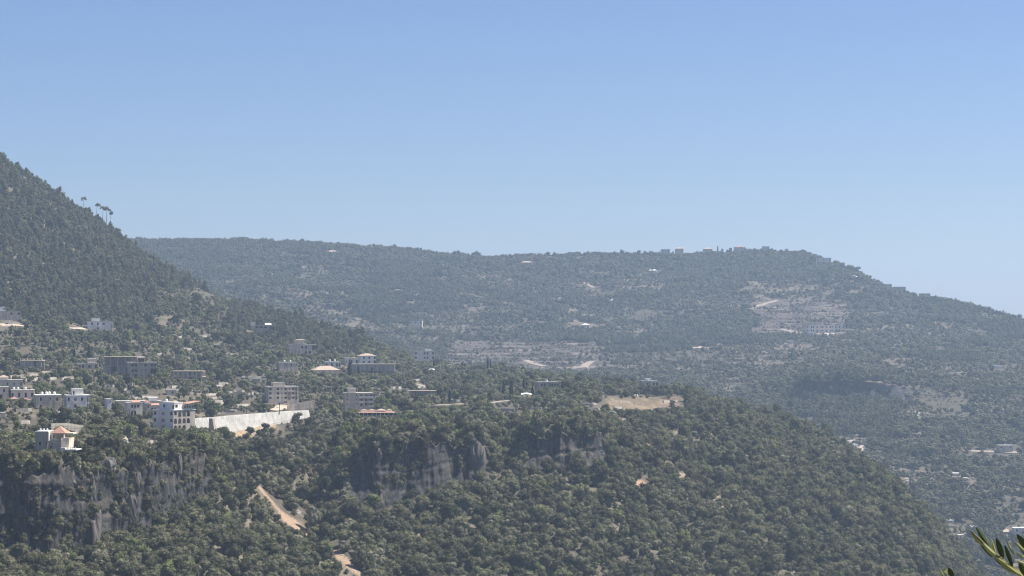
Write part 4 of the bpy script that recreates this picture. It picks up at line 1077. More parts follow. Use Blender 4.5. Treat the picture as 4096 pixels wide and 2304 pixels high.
def canopy(x0, x1, yb, yt, label, mat='tarp_white', which='near', name='canopy', d=5.0):
    D = depth_at((x0 + x1) / 2, yb, which); k = D / F; root = bpy.data.objects.new(name, None); COL.objects.link(root); root.location = PV(x0, yb, D)
    W, H = (x1 - x0) * k, (yb - yt) * k
    for u in (0.05, 0.95):
        for v in (0.1, 0.9): post(root, u * W, v * d, -0.5, H * 0.7, 0.18, 'metal_dark', 'post')
    m_ = MB(); nseg_ = 8
    for i in range(nseg_):
        a0, a1 = i / nseg_, (i + 1) / nseg_
        z0, z1 = H * (0.72 + 0.28 * math.sin(math.pi * a0) * 0.6), H * (0.72 + 0.28 * math.sin(math.pi * a1) * 0.6)
        m_.quad((W*a0, 0, z0), (W*a1, 0, z1), (W*a1, d, z1 + 0.25*H), (W*a0, d, z0 + 0.25*H))
        m_.quad((W*a0, 0, z0-0.08), (W*a1, 0, z1-0.08), (W*a1, 0, z1), (W*a0, 0, z0))
    m_.build('sheet', mat, root); tag(root, label, 'canopy'); CLEAR.append((x0, yt, x1, yb - 4, D))
canopy(413, 448, 1470, 1448, 'bright white sheet canopy between two grey concrete houses')
canopy(2085, 2126, 1592, 1574, 'white tent canopy beside a cypress on the plateau')
canopy(1716, 1738, 1486, 1476, 'small white sheet roof at the plateau edge near the tall beige house')

# ---- retaining wall in stepped courses, running away to the right
def wall_run(pts, ncourse, batter, mat, name, label, cat='wall', thick=1.0, ground=3.0):
    """pts: (px, ytop, ybase, D)"""
    mb = MB(); rows = []
    T = [PV(p[0], p[1], p[3]) for p in pts]; Bz = [PV(p[0], p[2], p[3]).z for p in pts]
    back = []
    for i in range(len(T)):
        a, b = T[max(0, i-1)], T[min(len(T)-1, i+1)]; t = (b - a); t.z = 0; t.normalize(); back.append(Vector((-t.y, t.x, 0)))
    for i in range(len(T) - 1):
        for c in range(ncourse):
            f0, f1 = c / ncourse, (c + 1) / ncourse
            def pt(j, f, s):
                z = T[j].z + (Bz[j] - ground * 0 - T[j].z) * f; o = -back[j] * ((T[j].z - z) * batter + s); return Vector((T[j].x, T[j].y, z)) + o
            s = 0.045 * (c % 2)
            mb.quad(pt(i, f1, s), pt(i+1, f1, s), pt(i+1, f0, s), pt(i, f0, s))
            s2 = 0.045 * ((c + 1) % 2)
            mb.quad(pt(i, f1, s2), pt(i+1, f1, s2), pt(i+1, f1, s), pt(i, f1, s))
        lo = [Vector((T[j].x, T[j].y, Bz[j])) - back[j]*((T[j].z - Bz[j]) * batter) for j in (i, i+1)]
        mb.quad(lo[0] - Vector((0,0,ground)), lo[1] - Vector((0,0,ground)), lo[1], lo[0])
        mb.quad(T[i], T[i+1], T[i+1] + back[i+1]*thick, T[i] + back[i]*thick)
        q0, q1 = T[i] + back[i]*thick, T[i+1] + back[i+1]*thick
        mb.quad(q1, q0, q0 - Vector((0,0,6)), q1 - Vector((0,0,6)))
    for j in (0, len(T)-1):
        mb.quad(T[j], T[j] + back[j]*thick, T[j] + back[j]*thick - Vector((0,0,8)), Vector((T[j].x, T[j].y, Bz[j]-3)) - back[j]*((T[j].z - Bz[j]) * batter))
    o = mb.build(name, mat); return tag(o, label, cat)
wall_run([(768,1675,1728,1062),(800,1672,1738,1068),(850,1669,1736,1078),(920,1662,1726,1094),(1000,1656,1712,1112),(1080,1650,1694,1132),(1160,1644,1676,1152),(1235,1641,1668,1172)],
         14, 0.22, 'wall_white', 'retaining_wall', 'long sunlit white retaining wall in stepped courses running right from the arcaded block')
m_ = MB()
b0, b1 = PV(843, 1730, 1066), PV(843, 1673, 1068)
dd = (PV(920,1700,1094) - PV(850,1700,1078)); dd.z = 0; dd.normalize(); nn = Vector((dd.y, -dd.x, 0))
hh = b1.z - b0.z
def bp_(u, n_, z): return b0 + dd*u + nn*n_ + Vector((0,0,z))
m_.quad(bp_(0,2.8,-3), bp_(2.2,2.8,-3), bp_(1.8,0.8,hh), bp_(0,0.8,hh)); m_.quad(bp_(0,-1,-3), bp_(0,2.8,-3), bp_(0,0.8,hh), bp_(0,-1,hh))
m_.quad(bp_(2.2,2.8,-3), bp_(2.2,-1,-3), bp_(1.8,-1,hh), bp_(1.8,0.8,hh)); m_.quad(bp_(0,0.8,hh), bp_(1.8,0.8,hh), bp_(1.8,-1,hh), bp_(0,-1,hh))
tag(m_.build('buttress', 'dark_concrete'), 'dark tapering concrete buttress against the white retaining wall', 'buttress')
CLEAR += [(766, 1672, 930, 1712, 1105), (925, 1655, 1080, 1698, 1120), (1080, 1640, 1165, 1675, 1150), (1150, 1600, 1262, 1650, 1190), (1085, 1600, 1160, 1640, 1170)]
wall_run([(1149,1623,1650,1205),(1180,1617,1650,1207),(1220,1608,1648,1209),(1258,1600,1646,1211)], 2, 0.02, 'concrete', 'concrete_wall',
         'plain grey concrete wall with a rising sloped top beside the white retaining wall', 'wall', 0.5)
wall_run([(870,1652,1668,1165),(930,1650,1664,1172),(1010,1648,1660,1180),(1082,1646,1657,1188)], 3, 0.05, 'beige_stone', 'stone_wall', 'long low brown stone wall above the white retaining wall', 'wall', 0.5)
wall_run([(205,1694,1712,880),(270,1692,1712,884),(334,1702,1712,888)], 3, 0.05, 'beige_stone', 'stone_wall', 'brown garden wall behind the pyramid-roofed house', 'wall', 0.5)
CLEAR += [(205, 1690, 334, 1704, 886), (868, 1650, 1084, 1660, 1180)]
wall_run([(730,1745,1752,985),(780,1748,1756,985),(808,1746,1754,987)], 2, 0.05, 'limestone', 'stone_wall', 'pale terrace edge on the cliff top below the arcaded block', 'wall', 0.6)
wall_run([(536,1796,1802,840),(580,1794,1800,846),(630,1786,1793,852)], 2, 0.05, 'limestone', 'stone_wall', 'sunlit dry-stone ledge at the top of the left cliff', 'wall', 0.8)
CLEAR += [(2440, 1600, 2520, 1636, 1480), (2520, 1596, 2600, 1640, 1480), (2600, 1604, 2700, 1634, 1480)]
for (xa, ya), (xb_, yb_) in zip(path[:-1], path[1:]):
    for q_ in range(4):
        xx, yy = xa + (xb_ - xa) * (q_ + 0.5) / 4, ya + (yb_ - ya) * (q_ + 0.5) / 4
        if 2128 < yy < 2200: continue
        hw_ = 2 + 13 * math.exp(-((yy - 2085) / 45) ** 2) + 8 * math.exp(-((yy - 2250) / 36) ** 2)
        CLEAR.append((xx - hw_, yy - 8, xx + hw_, yy + 6, depth_at(xx, yy) - 0.5))
# terraces
TZ = [((20, 330), (1490, 1520), 6, 'above the cream house'), ((420, 700), (1540, 1600), 12, 'around the square stone hut'), ((820, 1045), (1500, 1650), 20, 'left of the bare apartment block'),
      ((420, 1000), (1320, 1440), 10, 'in the scrub below the pines'), ((1250, 1700), (1520, 1640), 9, 'around the red-roofed restaurant'), ((1750, 2380), (1600, 1650), 7, 'near the plateau edge'),
      ((430, 600), (1745, 1790), 4, 'on the cliff top below the white apartment block'), ((0, 300), (1640, 1700), 5, 'in the olives behind the pyramid-roofed house'), ((2450, 2700), (1584, 1646), 3, 'in the golden field')]
TZ += [((3700, 4096), (2060, 2160), 12, 'at the bottom of the right valley'), ((3480, 4000), (1480, 1520), 8, 'on the shelf above the far cliff'), ((2450, 2900), (1340, 1400), 7, 'in the brown scrub of the far shelf'), ((3050, 3380), (1210, 1300), 9, 'on the bare far terraces'), ((1780, 2420), (1370, 1470), 14, 'on the mauve burnt slope'), ((3850, 4090), (1290, 1370), 6, 'on the falling right ridge'), ((1100, 1700), (1010, 1300), 6, 'in the far ridge wood')]
for (xa, xb), (ya, yb_), n, where in TZ:
    wh_ = 'far' if 'far' in where or 'right' in where or 'mauve' in where else 'near'
    for k in range(n):
        x0 = xa + (xb - xa) * random.random(); ln = 16 + 50 * random.random() ** 1.5; y0 = ya + (yb_ - ya) * random.random(); sl = (random.random() - 0.5) * 0.12
        pts = []
        for i in range(5):
            x = x0 + ln * i / 4; y = y0 + sl * ln * i / 4 + random.random() * 0.8; D = depth_at(x, y, wh_); pts.append((x, y, D))
        if max(p[2] for p in pts) - min(p[2] for p in pts) > (30 if wh_ == 'near' else 120): continue
        hm = 0.9 + 0.6 * random.random()
        wall_run([(x, y - hm / D * F, y, D) for x, y, D in pts], 2, 0.08, 'limestone' if wh_ == 'near' else 'far_stone', 'terrace_wall', 'low pale dry-stone terrace wall ' + where, 'terrace wall', 0.7, 1.0)
        bpy.context.scene.collection.objects[-1]['group'] = 'dry-stone terrace walls ' + where
        CLEAR.append((x0 + 2, y0 - 7, x0 + ln - 2, y0 - 3, sum(p[2] for p in pts) / 5))
# roads and tracks: ribbons draped on the ground
def ribbon(name, pts, width, mat, which='near', lift=0.35, clear=True):
    P3 = []
    for (x0, y0), (x1, y1) in zip(pts[:-1], pts[1:]):
        n = max(2, int(math.hypot(x1 - x0, y1 - y0) / 5))
        for i in range(n): P3.append(drop(x0 + (x1-x0)*i/n, y0 + (y1-y0)*i/n, which)[0])
    P3.append(drop(*pts[-1], which)[0])
    Vv, Ff = [], []
    for i, p in enumerate(P3):
        a, b = P3[max(0, i-2)], P3[min(len(P3)-1, i+2)]; t = b - a; t.z = 0; t.normalize(); s = Vector((-t.y, t.x, 0))
        for j in range(5):
            q = p + s * width * (j/4 - 0.5); q.z = ground_z(q.x, q.y, which) + lift - 0.12 * abs(j - 2); Vv.append(q)
    for i in range(len(P3) - 1):
        for j in range(4): Ff.append((i*5+j, (i+1)*5+j, (i+1)*5+j+1, i*5+j+1))
    me = bpy.data.meshes.new(name); me.from_pydata([tuple(v) for v in Vv], [], Ff); me.materials.append(MATS[mat])
    tag(obj(name, me), kind='structure')
    if clear:
        for (x0, y0), (x1, y1) in zip(pts[:-1], pts[1:]):
            n = max(1, int(abs(x1 - x0) / 15))
            for i in range(n):
                xa, ya = x0 + (x1-x0)*i/n, y0 + (y1-y0)*i/n; xb, yb2 = x0 + (x1-x0)*(i+1)/n, y0 + (y1-y0)*(i+1)/n
                CLEAR.append((min(xa, xb), min(ya, yb2) - 4, max(xa, xb) + 1, max(ya, yb2) + 1, depth_at((xa+xb)/2, (ya+yb2)/2, which)))
ribbon('road', [(1085, 1643), (1110, 1635), (1150, 1628)], 7, 'track_dirt')
ribbon('road', [(1660, 1535), (1680, 1540), (1702, 1546), (1690, 1552)], 5, 'asphalt_pale')
ribbon('road', [(1740, 1622), (1800, 1618), (1870, 1614)], 2.6, 'asphalt_pale')
ribbon('road', [(1960, 1612), (2000, 1606), (2042, 1602)], 3, 'asphalt_pale')
ribbon('track', [(0, 1302), (40, 1299), (90, 1303)], 5, 'track_dirt')
ribbon('track', [(275, 1312), (338, 1315)], 5, 'track_dirt')
ribbon('track', [(2105, 1442), (2120, 1452), (2150, 1460), (2180, 1466)], 9, 'far_track', 'far', 0.8)
ribbon('track', [(2290, 1471), (2335, 1468), (2350, 1456), (2370, 1446)], 9, 'far_track', 'far', 0.8)
ribbon('track', [(2996, 1240), (3010, 1232), (3040, 1222), (3090, 1208), (3110, 1204)], 7, 'far_track', 'far', 0.8)
ribbon('track', [(2325, 1128), (2350, 1138), (2378, 1152)], 7, 'far_track', 'far', 0.8)
ribbon('track', [(3120, 1318), (3160, 1326), (3198, 1336)], 7, 'far_track', 'far', 0.8)
ribbon('road', [(3850, 1804), (3950, 1808), (4096, 1812)], 7, 'far_track', 'far', 0.8)
ribbon('track', [(3620, 1925), (3635, 1918), (3648, 1916)], 6, 'far_track', 'far', 0.8)

# ---- far houses on the ridge and in the valley
FH = [
 (1305,1352,1020,1001,'lone white house with a pale roof high on the far ridge','white_paint','hip','roof_tile_pale',['w.w','w.w']),
 (2085,2130,1062,1044,'pink-roofed villa just below the middle of the ridge line','pink_paint','hip','roof_tile_pale',['w.w']),
 (2644,2680,1013,997,'square grey house first in the ridge row, at its left end','concrete','flat','roof_screed',['w.w','w.w']),
 (2700,2736,1008,989,'beige house with a hip roof second in the ridge row','beige_stone','hip','roof_tile_pale',['w.w','w.w']),
 (2813,2850,1005,990,'beige hip-roofed house beside the skyline cypress','beige_stone','hip','roof_tile_pale',['w.w']),
 (2937,2973,1004,983,'tallest hip-roofed house of the ridge row','beige_stone','hip','roof_tile',['w.w','w.w']),
 (3050,3078,1002,987,'small greenish house on the rounded summit','beige_stone','parapet','roof_screed',['w.w']),
 (3265,3325,1058,1031,'pale yellow villa where the ridge starts to fall right','cream_paint','flat','roof_white',['w.w.w','w.w.w']),
 (3403,3432,1112,1101,'low white-roofed house in the trees below the ridge pines','white_paint','hip','roof_white',['w']),
 (3475,3502,1140,1120,'yellowish flat house on the falling ridge line','cream_paint','flat','roof_screed',['w.w']),
 (3528,3568,1160,1136,'white-roofed grey house on the falling ridge line','concrete','flat','roof_white',['w.w','w.w']),
 (3576,3624,1170,1147,'dark square windowless house on the falling ridge line','dark_concrete','flat','dark_concrete',['.']),
 (3680,3722,1186,1174,'long low dark building under trees on the right ridge','dark_concrete','thin','dark_concrete',['.']),
 (2595,2630,1090,1076,'house with a pale roof alone in the upper ridge wood','white_paint','hip','roof_white',['w']),
 (1758,1812,1190,1175,'low dark house in the middle of the far slope','dark_concrete','flat','roof_screed',['.w.']),
 (1662,1706,1264,1250,'long white-roofed building in the far woods','pale_concrete','flat','roof_white',['w.w']),
 (1636,1690,1312,1282,'far building with two small domed pink roofs','pale_concrete','flat','roof_screed',['w.w.w','.....']),
 (2326,2360,1314,1293,'small pale pavilion house with a pointed white roof','pale_concrete','hip','roof_white',['w.w']),
 (3153,3172,1378,1360,'small white ruined tower at the foot of the terraces','white_paint','flat','roof_white',['s','s']),
 (1860,1888,1182,1176,'tiny white-roofed shed right of the dark house','white_paint','flat','roof_white',['.']),
 (1722,1740,1279,1272,'tiny grey hut below the long white-roofed building','concrete','flat','roof_white',['.']),
 (2560,2585,1390,1378,'thin white farm shed near the burnt terraces','white_paint','flat','roof_white',['.']),
 (3995,4052,1812,1781,'grey flat-roofed building beside the valley road','concrete','flat','roof_screed',['w.w','...']),
 (3808,3842,1904,1893,'low shed with a bright white roof in the valley trees','white_paint','flat','roof_white',['.']),
 (3858,3880,1925,1913,'small white shed below the bright-roofed one','white_paint','flat','roof_white',['.']),
 (4008,4052,2136,2118,'low house with a salmon pink roof at the valley bottom','pink_paint','hip','roof_tile_pale',['.']),
 (4056,4110,2150,2112,'white house with two dark windows cut by the right photo edge','white_paint','flat','roof_white',['w.w','...']),
 (3870,3912,2120,2106,'white-roofed shed just behind the leaf tip','white_paint','flat','roof_white',['.']),
 (3370,3398,1406,1396,'small white-roofed hut in the middle of the scrub shelf','white_paint','flat','roof_white',['.']),
 (3940,3962,2075,2062,'tiny pale hut left of the salmon-roofed house','cream_paint','flat','roof_white',['.']),
 (3905,3935,1915,1905,'thin white shed roof right of the two valley sheds','white_paint','flat','roof_white',['.']),
 (3580,3600,1352,1344,'tiny pale house on the right terraced slope','cream_paint','hip','roof_tile_pale',['.']),
 (2440,2462,1206,1196,'tiny pale house in the middle of the far wood','cream_paint','hip','roof_white',['.']),
 (3790,3816,2092,2082,'tiny cream farmhouse at the foot of the near spur','cream_paint','flat','roof_white',['w']),
 (3835,3858,2150,2140,'small flat-roofed hut below the tiny cream farmhouse','pale_concrete','flat','roof_screed',['.']),
 (4030,4062,2098,2086,'beige house above the white house at the right edge','beige_stone','flat','roof_screed',['w.w']),
 (3975,3996,2105,2096,'small orange-tiled hut in the valley bottom','cream_paint','hip','roof_tile_pale',['.']),
 (3925,3950,1795,1786,'small concrete box by the valley road','concrete','flat','roof_white',['.']),
 (3965,4010,1473,1461,'long thin white greenhouse roof on the right shelf','white_paint','flat','roof_white',['.']),
]
for (x0, x1, yb, yt, lab, mat, roof, rm, rows) in FH:
    house(lab, x0, x1, yb, yt, rows, mat, random.uniform(-6, 10), 9.0, 'far', roof, rm, side=['.'] * len(rows), cover=(yb - yt) * 0.45 if yt < 1200 else 5)
house('long two-storey building with rows of windows on the bare terraces', 3226, 3378, 1330, 1300, ['w.ww.W.ww.W.ww.W.w.w', 'w.ww.o.ww.o.ww.o.w.w'], 'cream_paint', 3, 12, 'far', 'flat', 'pale_concrete', side=['.', '.'], cover=6)
# ---- poles
def pole(px, yb, yt, label, D=None, arm=True):
    if D is None: D = depth_at(px, yb)
    root = bpy.data.objects.new('utility_pole', None); COL.objects.link(root); root.location = PV(px, yb, D)
    h = (yb - yt) / F * D; m_ = MB(); m_.cyl(0, 0, -1, h, 0.2, 0.12, 8); m_.build('pole', 'wood_pole', root)
    if arm:
        m_ = MB(); m_.box(-0.9, 0.9, -0.08, 0.08, h-0.7, h-0.55); m_.build('crossarm', 'wood_pole', root)
        for u in (-0.75, 0, 0.75):
            m_ = MB(); m_.cyl(u, 0, h-0.548, h-0.3, 0.07, 0.05, 6); m_.build('insulator', 'tank_white', root)
    tag(root, label, 'pole')
pole(855, 1672, 1622, 'dark utility pole standing on the white retaining wall', 1081)
pole(1118, 1650, 1608, 'thin utility pole in front of the bare four-storey apartment block', 1140)
pole(518, 1675, 1636, 'dark pole in front of the pink-walled house', 1040, False)
pole(197, 1492, 1452, 'dark pole between two unfinished houses', None, False)
pole(1888, 1540, 1500, 'utility pole right of the white curving road on the plateau')
pole(986, 1660, 1628, 'pole beside the brown wall above the white retaining wall', 1150)

# ---- singled-out trees
SPECIAL = []
def sp_tree(kname, v, px, yb, yt, label, name, wpx=None, which='near', D=None, cat='tree', group=None, drop_=False):
    if D is None: D = depth_at(px, yb, which)
    H = {'oak': 2.15, 'bright': 2.15, 'olive': 1.75, 'pine': 3.75, 'umbrella': 3.6, 'cypress': 7.2, 'shrub': 1.3, 'dry': 1.3}[kname]
    
    if drop_:
        Dc, Zc = column(which, px); yg = CY - float(np.interp(D, Dc, Zc)) / D * F
        yb = max(yb, yg)
    hm = (yb - yt) / F * D; wm = (wpx / F * D / 2) if wpx else hm / H
    rt_ = place_tree(kname, v, PV(px, yb, D) - Vector((0, 0, 0.3)), wm / 1.0, random.random() * 6, name, label, cat, group, hm / H)
    if kname == 'umbrella' and drop_: rt_.rotation_euler = (random.uniform(-.1, .1), random.uniform(-.16, .16), rt_.rotation_euler[2])
    CLEAR.append((px - 8, yt, px + 8, yb - (yb - yt) * 0.25, D - 1))
def place_specials():
    sp_tree('umbrella', 0, 400, 1850, 1686, 'large dark umbrella pine with a bright green top right of the pyramid-roofed house', 'stone_pine', 105, D=790)
    sp_tree('oak', 1, 375, 1845, 1735, 'dark broad tree filling the gap beside the cliff-edge house', 'evergreen_oak', 95, D=786)
    sp_tree('oak', 2, 440, 1850, 1730, 'broad dark tree under the umbrella pine, on its right', 'evergreen_oak', 85, D=795)
    sp_tree('oak', 0, 258, 1690, 1620, 'dense dark tree in front of the white two-storey house', 'evergreen_oak', 62, D=930)
    sp_tree('oak', 3, 400, 1712, 1638, 'bushy green tree between the white house and the pink-walled house', 'evergreen_oak', 95, D=930)
    sp_tree('oak', 4, 510, 1545, 1488, 'very dark round tree below the three-storey bare house', 'evergreen_oak', 42)
    sp_tree('oak', 5, 398, 1525, 1462, 'dark pointed tree between the white canopy and the three-storey house', 'evergreen_oak', 50)
    sp_tree('oak', 2, 655, 1540, 1502, 'dark round tree left of the unfinished two-storey house', 'evergreen_oak', 40)
    sp_tree('bright', 0, 1487, 2030, 1968, 'pale yellow-green tree below the middle cliff', 'leafy_tree', 84)
    sp_tree('olive', 0, 1250, 2125, 2012, 'tall grey-green willow-like tree right of the dirt scar', 'leafy_tree', 95)
    sp_tree('bright', 1, 710, 2180, 2130, 'bright green tree low in the left forest', 'leafy_tree', 66)
    sp_tree('bright', 0, 1300, 2300, 2240, 'vivid green tree near the bottom of the dirt scar', 'leafy_tree', 70)
    for px, yb, yt, lab in [(1399, 1524, 1437, 'tall dark cypress left of the wide unfinished block'), (1433, 1506, 1462, 'cypress in front of the thin columns of the unfinished block'),
                            (1489, 1502, 1459, 'small cypress at the right part of the unfinished block'), (1798, 1616, 1556, 'slender lone cypress on the plateau by the pale road'),
                            (2014, 1582, 1524, 'cypress left of the sunlit white road bend'), (2045, 1596, 1521, 'tallest plateau cypress beside the white road bend'),
                            (2130, 1588, 1540, 'narrow cypress right of the white tent canopy'), (1951, 1478, 1432, 'left one of the twin cypresses on the plateau skyline'),
                            (1962, 1478, 1438, 'right one of the twin cypresses on the plateau skyline'), (355, 1440, 1375, 'thin dark spire tree above the low grey house'),
                            (297, 1440, 1392, 'thin spire tree left of the thin dark spire tree'), (2095, 1560, 1510, 'broad dusty cypress near the long low dark house'), (1735, 1470, 1432, 'short cypress beside the tall beige house')]:
        D = depth_at(px, yb) if yb > 1500 or px < 1000 else depth_at(px, yb + 6)
        sp_tree('cypress', int(px) % 2, px, yb, yt, lab, 'cypress', (yb - yt) * 0.34, D=D)
    sp_tree('oak', 1, 2012, 1482, 1443, 'round dark tree alone on the plateau skyline', 'evergreen_oak', 42)
    for x in range(1745, 1945, 13):
        sp_tree('olive', x % 4, x, 1484, 1484 - random.uniform(22, 34), 'grey-green tree in the row on the plateau skyline', 'olive_tree', random.uniform(18, 28), group='row of trees on the plateau skyline')
    sp_tree('pine', 2, 2690, 1655, 1582, 'dark pointed tree at the right end of the golden field', 'pine_tree', 46)
    sp_tree('pine', 1, 2740, 1690, 1632, 'dark conifer just right of the golden field', 'pine_tree', 50)
    for px, yb, yt, w, lab in [(331, 845, 776, 24, 'bare thin pine standing alone on the hill skyline'), (380, 872, 800, 22, 'slim pine with a feathery top on the hill skyline'),
                            (411, 880, 811, 22, 'flat-topped pine, left one of the pair on the hill skyline'), (425, 884, 815, 26, 'flat-topped pine, right one of the pair on the hill skyline'),
                            (437, 888, 832, 16, 'smallest flat-topped pine beside the pair on the hill skyline'), (109, 715, 664, 18, 'small flat-topped tree high on the hill skyline'), (240, 768, 720, 60, 'broad wind-bent pine on the hill skyline')]:
        sp_tree('pine' if w > 40 else 'umbrella', px % 3, px, yb, yt + 10, lab, 'umbrella_pine', w * (1.15 if w < 40 else 0.6), D=depth_at(px, yb + 8), drop_=True)
    for px, w, h in [(2315, 34, 22), (2340, 24, 17), (2365, 18, 15), (3340, 26, 24), (3370, 40, 26), (3400, 52, 26), (3425, 44, 30), (3655, 34, 24), (2600, 30, 22), (2580, 18, 18), (2910, 16, 18), (2890, 14, 24)]:
        Dc, Zc = column('far', px); yy = CY - Zc / Dc * F; j = int(np.argmin(np.where(Dc > 2900, yy, 9e9)))
        sp_tree('oak', px % 3, px, float(yy[j]) + 4, float(yy[j]) + 2 - h, 'dark round-crowned tree standing out on the far ridge line', 'ridge_tree', w * 0.8, 'far', D=float(Dc[j]) - 5, group='standing-out trees on the far ridge line')
    sp_tree('cypress', 0, 2871, 1006, 982, 'single cypress on the far ridge line between two houses', 'cypress', 9, 'far', D=3660)
# ------------------------------------------------------------------ planting
place_specials()
A, nzf = quad_areas(NWX, NWY, NWZ)
def mid(M): return (M[:-1, :-1] + M[1:, 1:]) * 0.5
mx_, my_, mD = mid(NXX), mid(Ynpx), mid(ND)
mt = (NT[:-1] + NT[1:]) / 2 + 0 * mx_; mcl = mid(cliff_x * np.sign(rowf))
mwx = mid(wx)
vis = ((mx_ > -250) & (mx_ < 4330) & (my_ < 2700)).astype(float)
slope_forest = (mt > 0.6) & (mt < 3.0)
p_path = seg_dist(mx_, my_, path)
bare = np.where(p_path < 5 + 19 * np.exp(-((my_ - 2090) / 38) ** 2) + 11 * np.exp(-((my_ - 2250) / 36) ** 2), 0.08, 1.0)
gully = sstep(880, 960, mx_) * (1 - sstep(1300, 1400, mx_)) * sstep(1700, 1760, my_) * (1 - sstep(2050, 2200, my_))
scar2 = seg_dist(mx_, my_, [(2490, 1690), (2570, 1770), (2650, 1850), (2760, 1930), (2860, 1990), (2930, 2050)])
bare = bare * (0.25 + 0.75 * sstep(12, 34, scar2)) * np.where(seg_dist(mx_, my_, [(2560, 1942), (2602, 1972)]) < 22, 0.05, 1)
field = (mx_ > 2400) & (mx_ < 2750) & (my_ > 1582) & (my_ < 1652) & (mt > 4.5)
pine_zone = sstep(8.5, 9.1, mt + 1.2 * (fbm(mwx / 60, mD / 60, 5) - 0.5)) * (1 - sstep(1350, 1500, mx_))
pine_zone = pine_zone * (1 - sstep(540, 640, mx_) * (1 - sstep(900, 960, mx_)) * sstep(1130, 1180, my_))
village = (mt > 4.6) & (mx_ < 2400)
patch = fbm(mwx / 35, mD / 35, 301)
dens = np.zeros_like(mx_)
dens = np.where(slope_forest, 1 / 13.0, dens)
dens = np.where((mt >= 3) & (mt < 4) & (mcl < 0.3), 1 / 12.0, dens)
dens = np.where((mt >= 3) & (mt < 4) & (mcl >= 0.3), 1 / 8.0 * sstep(0.45 + 0.20 * (mx_ > 1450), 0.58 + 0.20 * (mx_ > 1450), fbm(mwx / 11, mid(NZ0) / 13, 311) + 0.10 * sstep(3.55, 3.95, mt)), dens)
dens = np.where((mt >= 4) & (mt < 4.6), 1 / 9.0, dens)
dens = np.where(mt >= 4.6, 1 / 18.0 * (0.40 + 1.0 * sstep(0.35, 0.65, patch)), dens)
dens = np.where((mt >= 4.6) & (mx_ > 2400), 1 / 9.0 * (0.5 + 0.8 * sstep(0.35, 0.6, patch)), dens)
dens = np.where(field, 1 / 170.0, dens)
dens = dens * (1 - pine_zone) * bare * (1 - 0.2 * gully)
dens *= vis * (mt < 11.3)
# dry ground under the wall
dens *= np.where(seg_dist(mx_, my_, [(900, 1738), (990, 1722), (1080, 1695)]) < 20, 0.15, 1)
i, j, x, y, z = sample(dens, NWX, NWY, NWZ, A)
t_ = mt[i, j]; px_, py_ = mx_[i, j], my_[i, j]
r1 = rng.random(len(x)); r2 = rng.random(len(x))
gl, onc = gully[i, j], ((t_ >= 3) & (t_ < 4) & (mcl[i, j] > 0.3))
vil = (t_ > 4.6) & (px_ < 2450)
names = ['oak'] * 6 + ['bright'] * 2 + ['olive'] * 4 + ['dry'] * 3 + ['shrub'] * 4
base = {'oak': 0, 'bright': 6, 'olive': 8, 'dry': 12, 'shrub': 15}; cnt = {'oak': 6, 'bright': 2, 'olive': 4, 'dry': 3, 'shrub': 4}
pt = fbm(x / 40, y / 40, 401)
kind = np.where(r1 < 0.70, 'oak', np.where(r1 < 0.78, 'shrub', np.where(r1 + 0.25 * (pt - 0.5) < 0.93, 'olive', np.where(r1 < 0.955, 'dry', 'bright')))).astype(object)
pv = r1 + 0.35 * (pt - 0.5)
kind[vil] = np.where(pv[vil] < 0.24, 'oak', np.where(pv[vil] < 0.36, 'shrub', np.where(pv[vil] < 0.76, 'olive', np.where(pv[vil] < 0.90, 'bright', 'dry'))))
g = gl > 0.3; kind[g] = np.where(r1[g] < 0.32, 'dry', np.where(r1[g] < 0.62, 'shrub', np.where(r1[g] < 0.8, 'olive', 'oak')))
kind[onc] = np.where(r1[onc] < 0.6, 'shrub', np.where(r1[onc] < 0.75, 'dry', 'oak'))
# lighter greens low on the left
lo = (py_ > 2080) & (px_ < 1500) & (t_ < 3) & (r2 < 0.25 * sstep(0.42, 0.6, pt)); kind[lo] = np.where(r1[lo] < 0.6, 'bright', 'olive')
near_r = px_ > 2400
sz = np.where(kind == 'oak', 2.35, np.where(kind == 'shrub', 1.9, np.where(kind == 'olive', 2.0, np.where(kind == 'dry', 1.4, 2.3)))) * (0.5 + 0.95 * rng.random(len(x)) ** 1.6)
sz = np.where(t_ < 4.6, sz * 1.18, sz); sz = np.where(onc, sz * 0.75, sz); sz = np.where(vil, sz * 0.95, sz)
big = (rng.random(len(x)) < 0.04) & ~onc; sz = np.where(big, sz * 1.45, sz)
shr = blocked(x, y, z, sz * 2.1, sz); ok = shr > 0.22; sz = sz * np.clip(shr, 0.22, 1)
var = np.array([base[k] for k in kind]) + (rng.random(len(x)) * np.array([cnt[k] for k in kind])).astype(int)
rot = rng.random(len(x)) * 6.28
zz = z - 0.25 * sz
# individuals: the 300 trees that show largest
dpx, dpy, dD = to_px(x, y, z)
infr = (dpx > -10) & (dpx < 4106) & (dpy > 1200) & (dpy - 2 * sz / dD * F < 2290) & ok
score = np.where(infr & (t_ < 3.0) & (kind != 'dry') & (kind != 'olive') , sz / dD, 0)
order = np.argsort(-score)[:300]
ind = np.zeros(len(x), bool); ind[order] = True
keep = ok & ~ind
meshes = [KINDS[n][k][2] for n, c in (('oak', 6), ('bright', 2), ('olive', 4), ('dry', 3), ('shrub', 4)) for k in range(c)]
f1 = keep & (t_ < 4.6); f2 = keep & (t_ >= 4.6)
stuff_instances('evergreen_forest', 'dense evergreen oak forest covering the slope below the cliffs', 'forest',
                (x[f1], y[f1], zz[f1], sz[f1], rot[f1], var[f1]), meshes)
stuff_instances('olive_scrub', 'olive trees, shrubs and dry bushes spread over the village shelf', 'scrub',
                (x[f2], y[f2], zz[f2], sz[f2], rot[f2], var[f2]), meshes)
print('near trees', keep.sum())
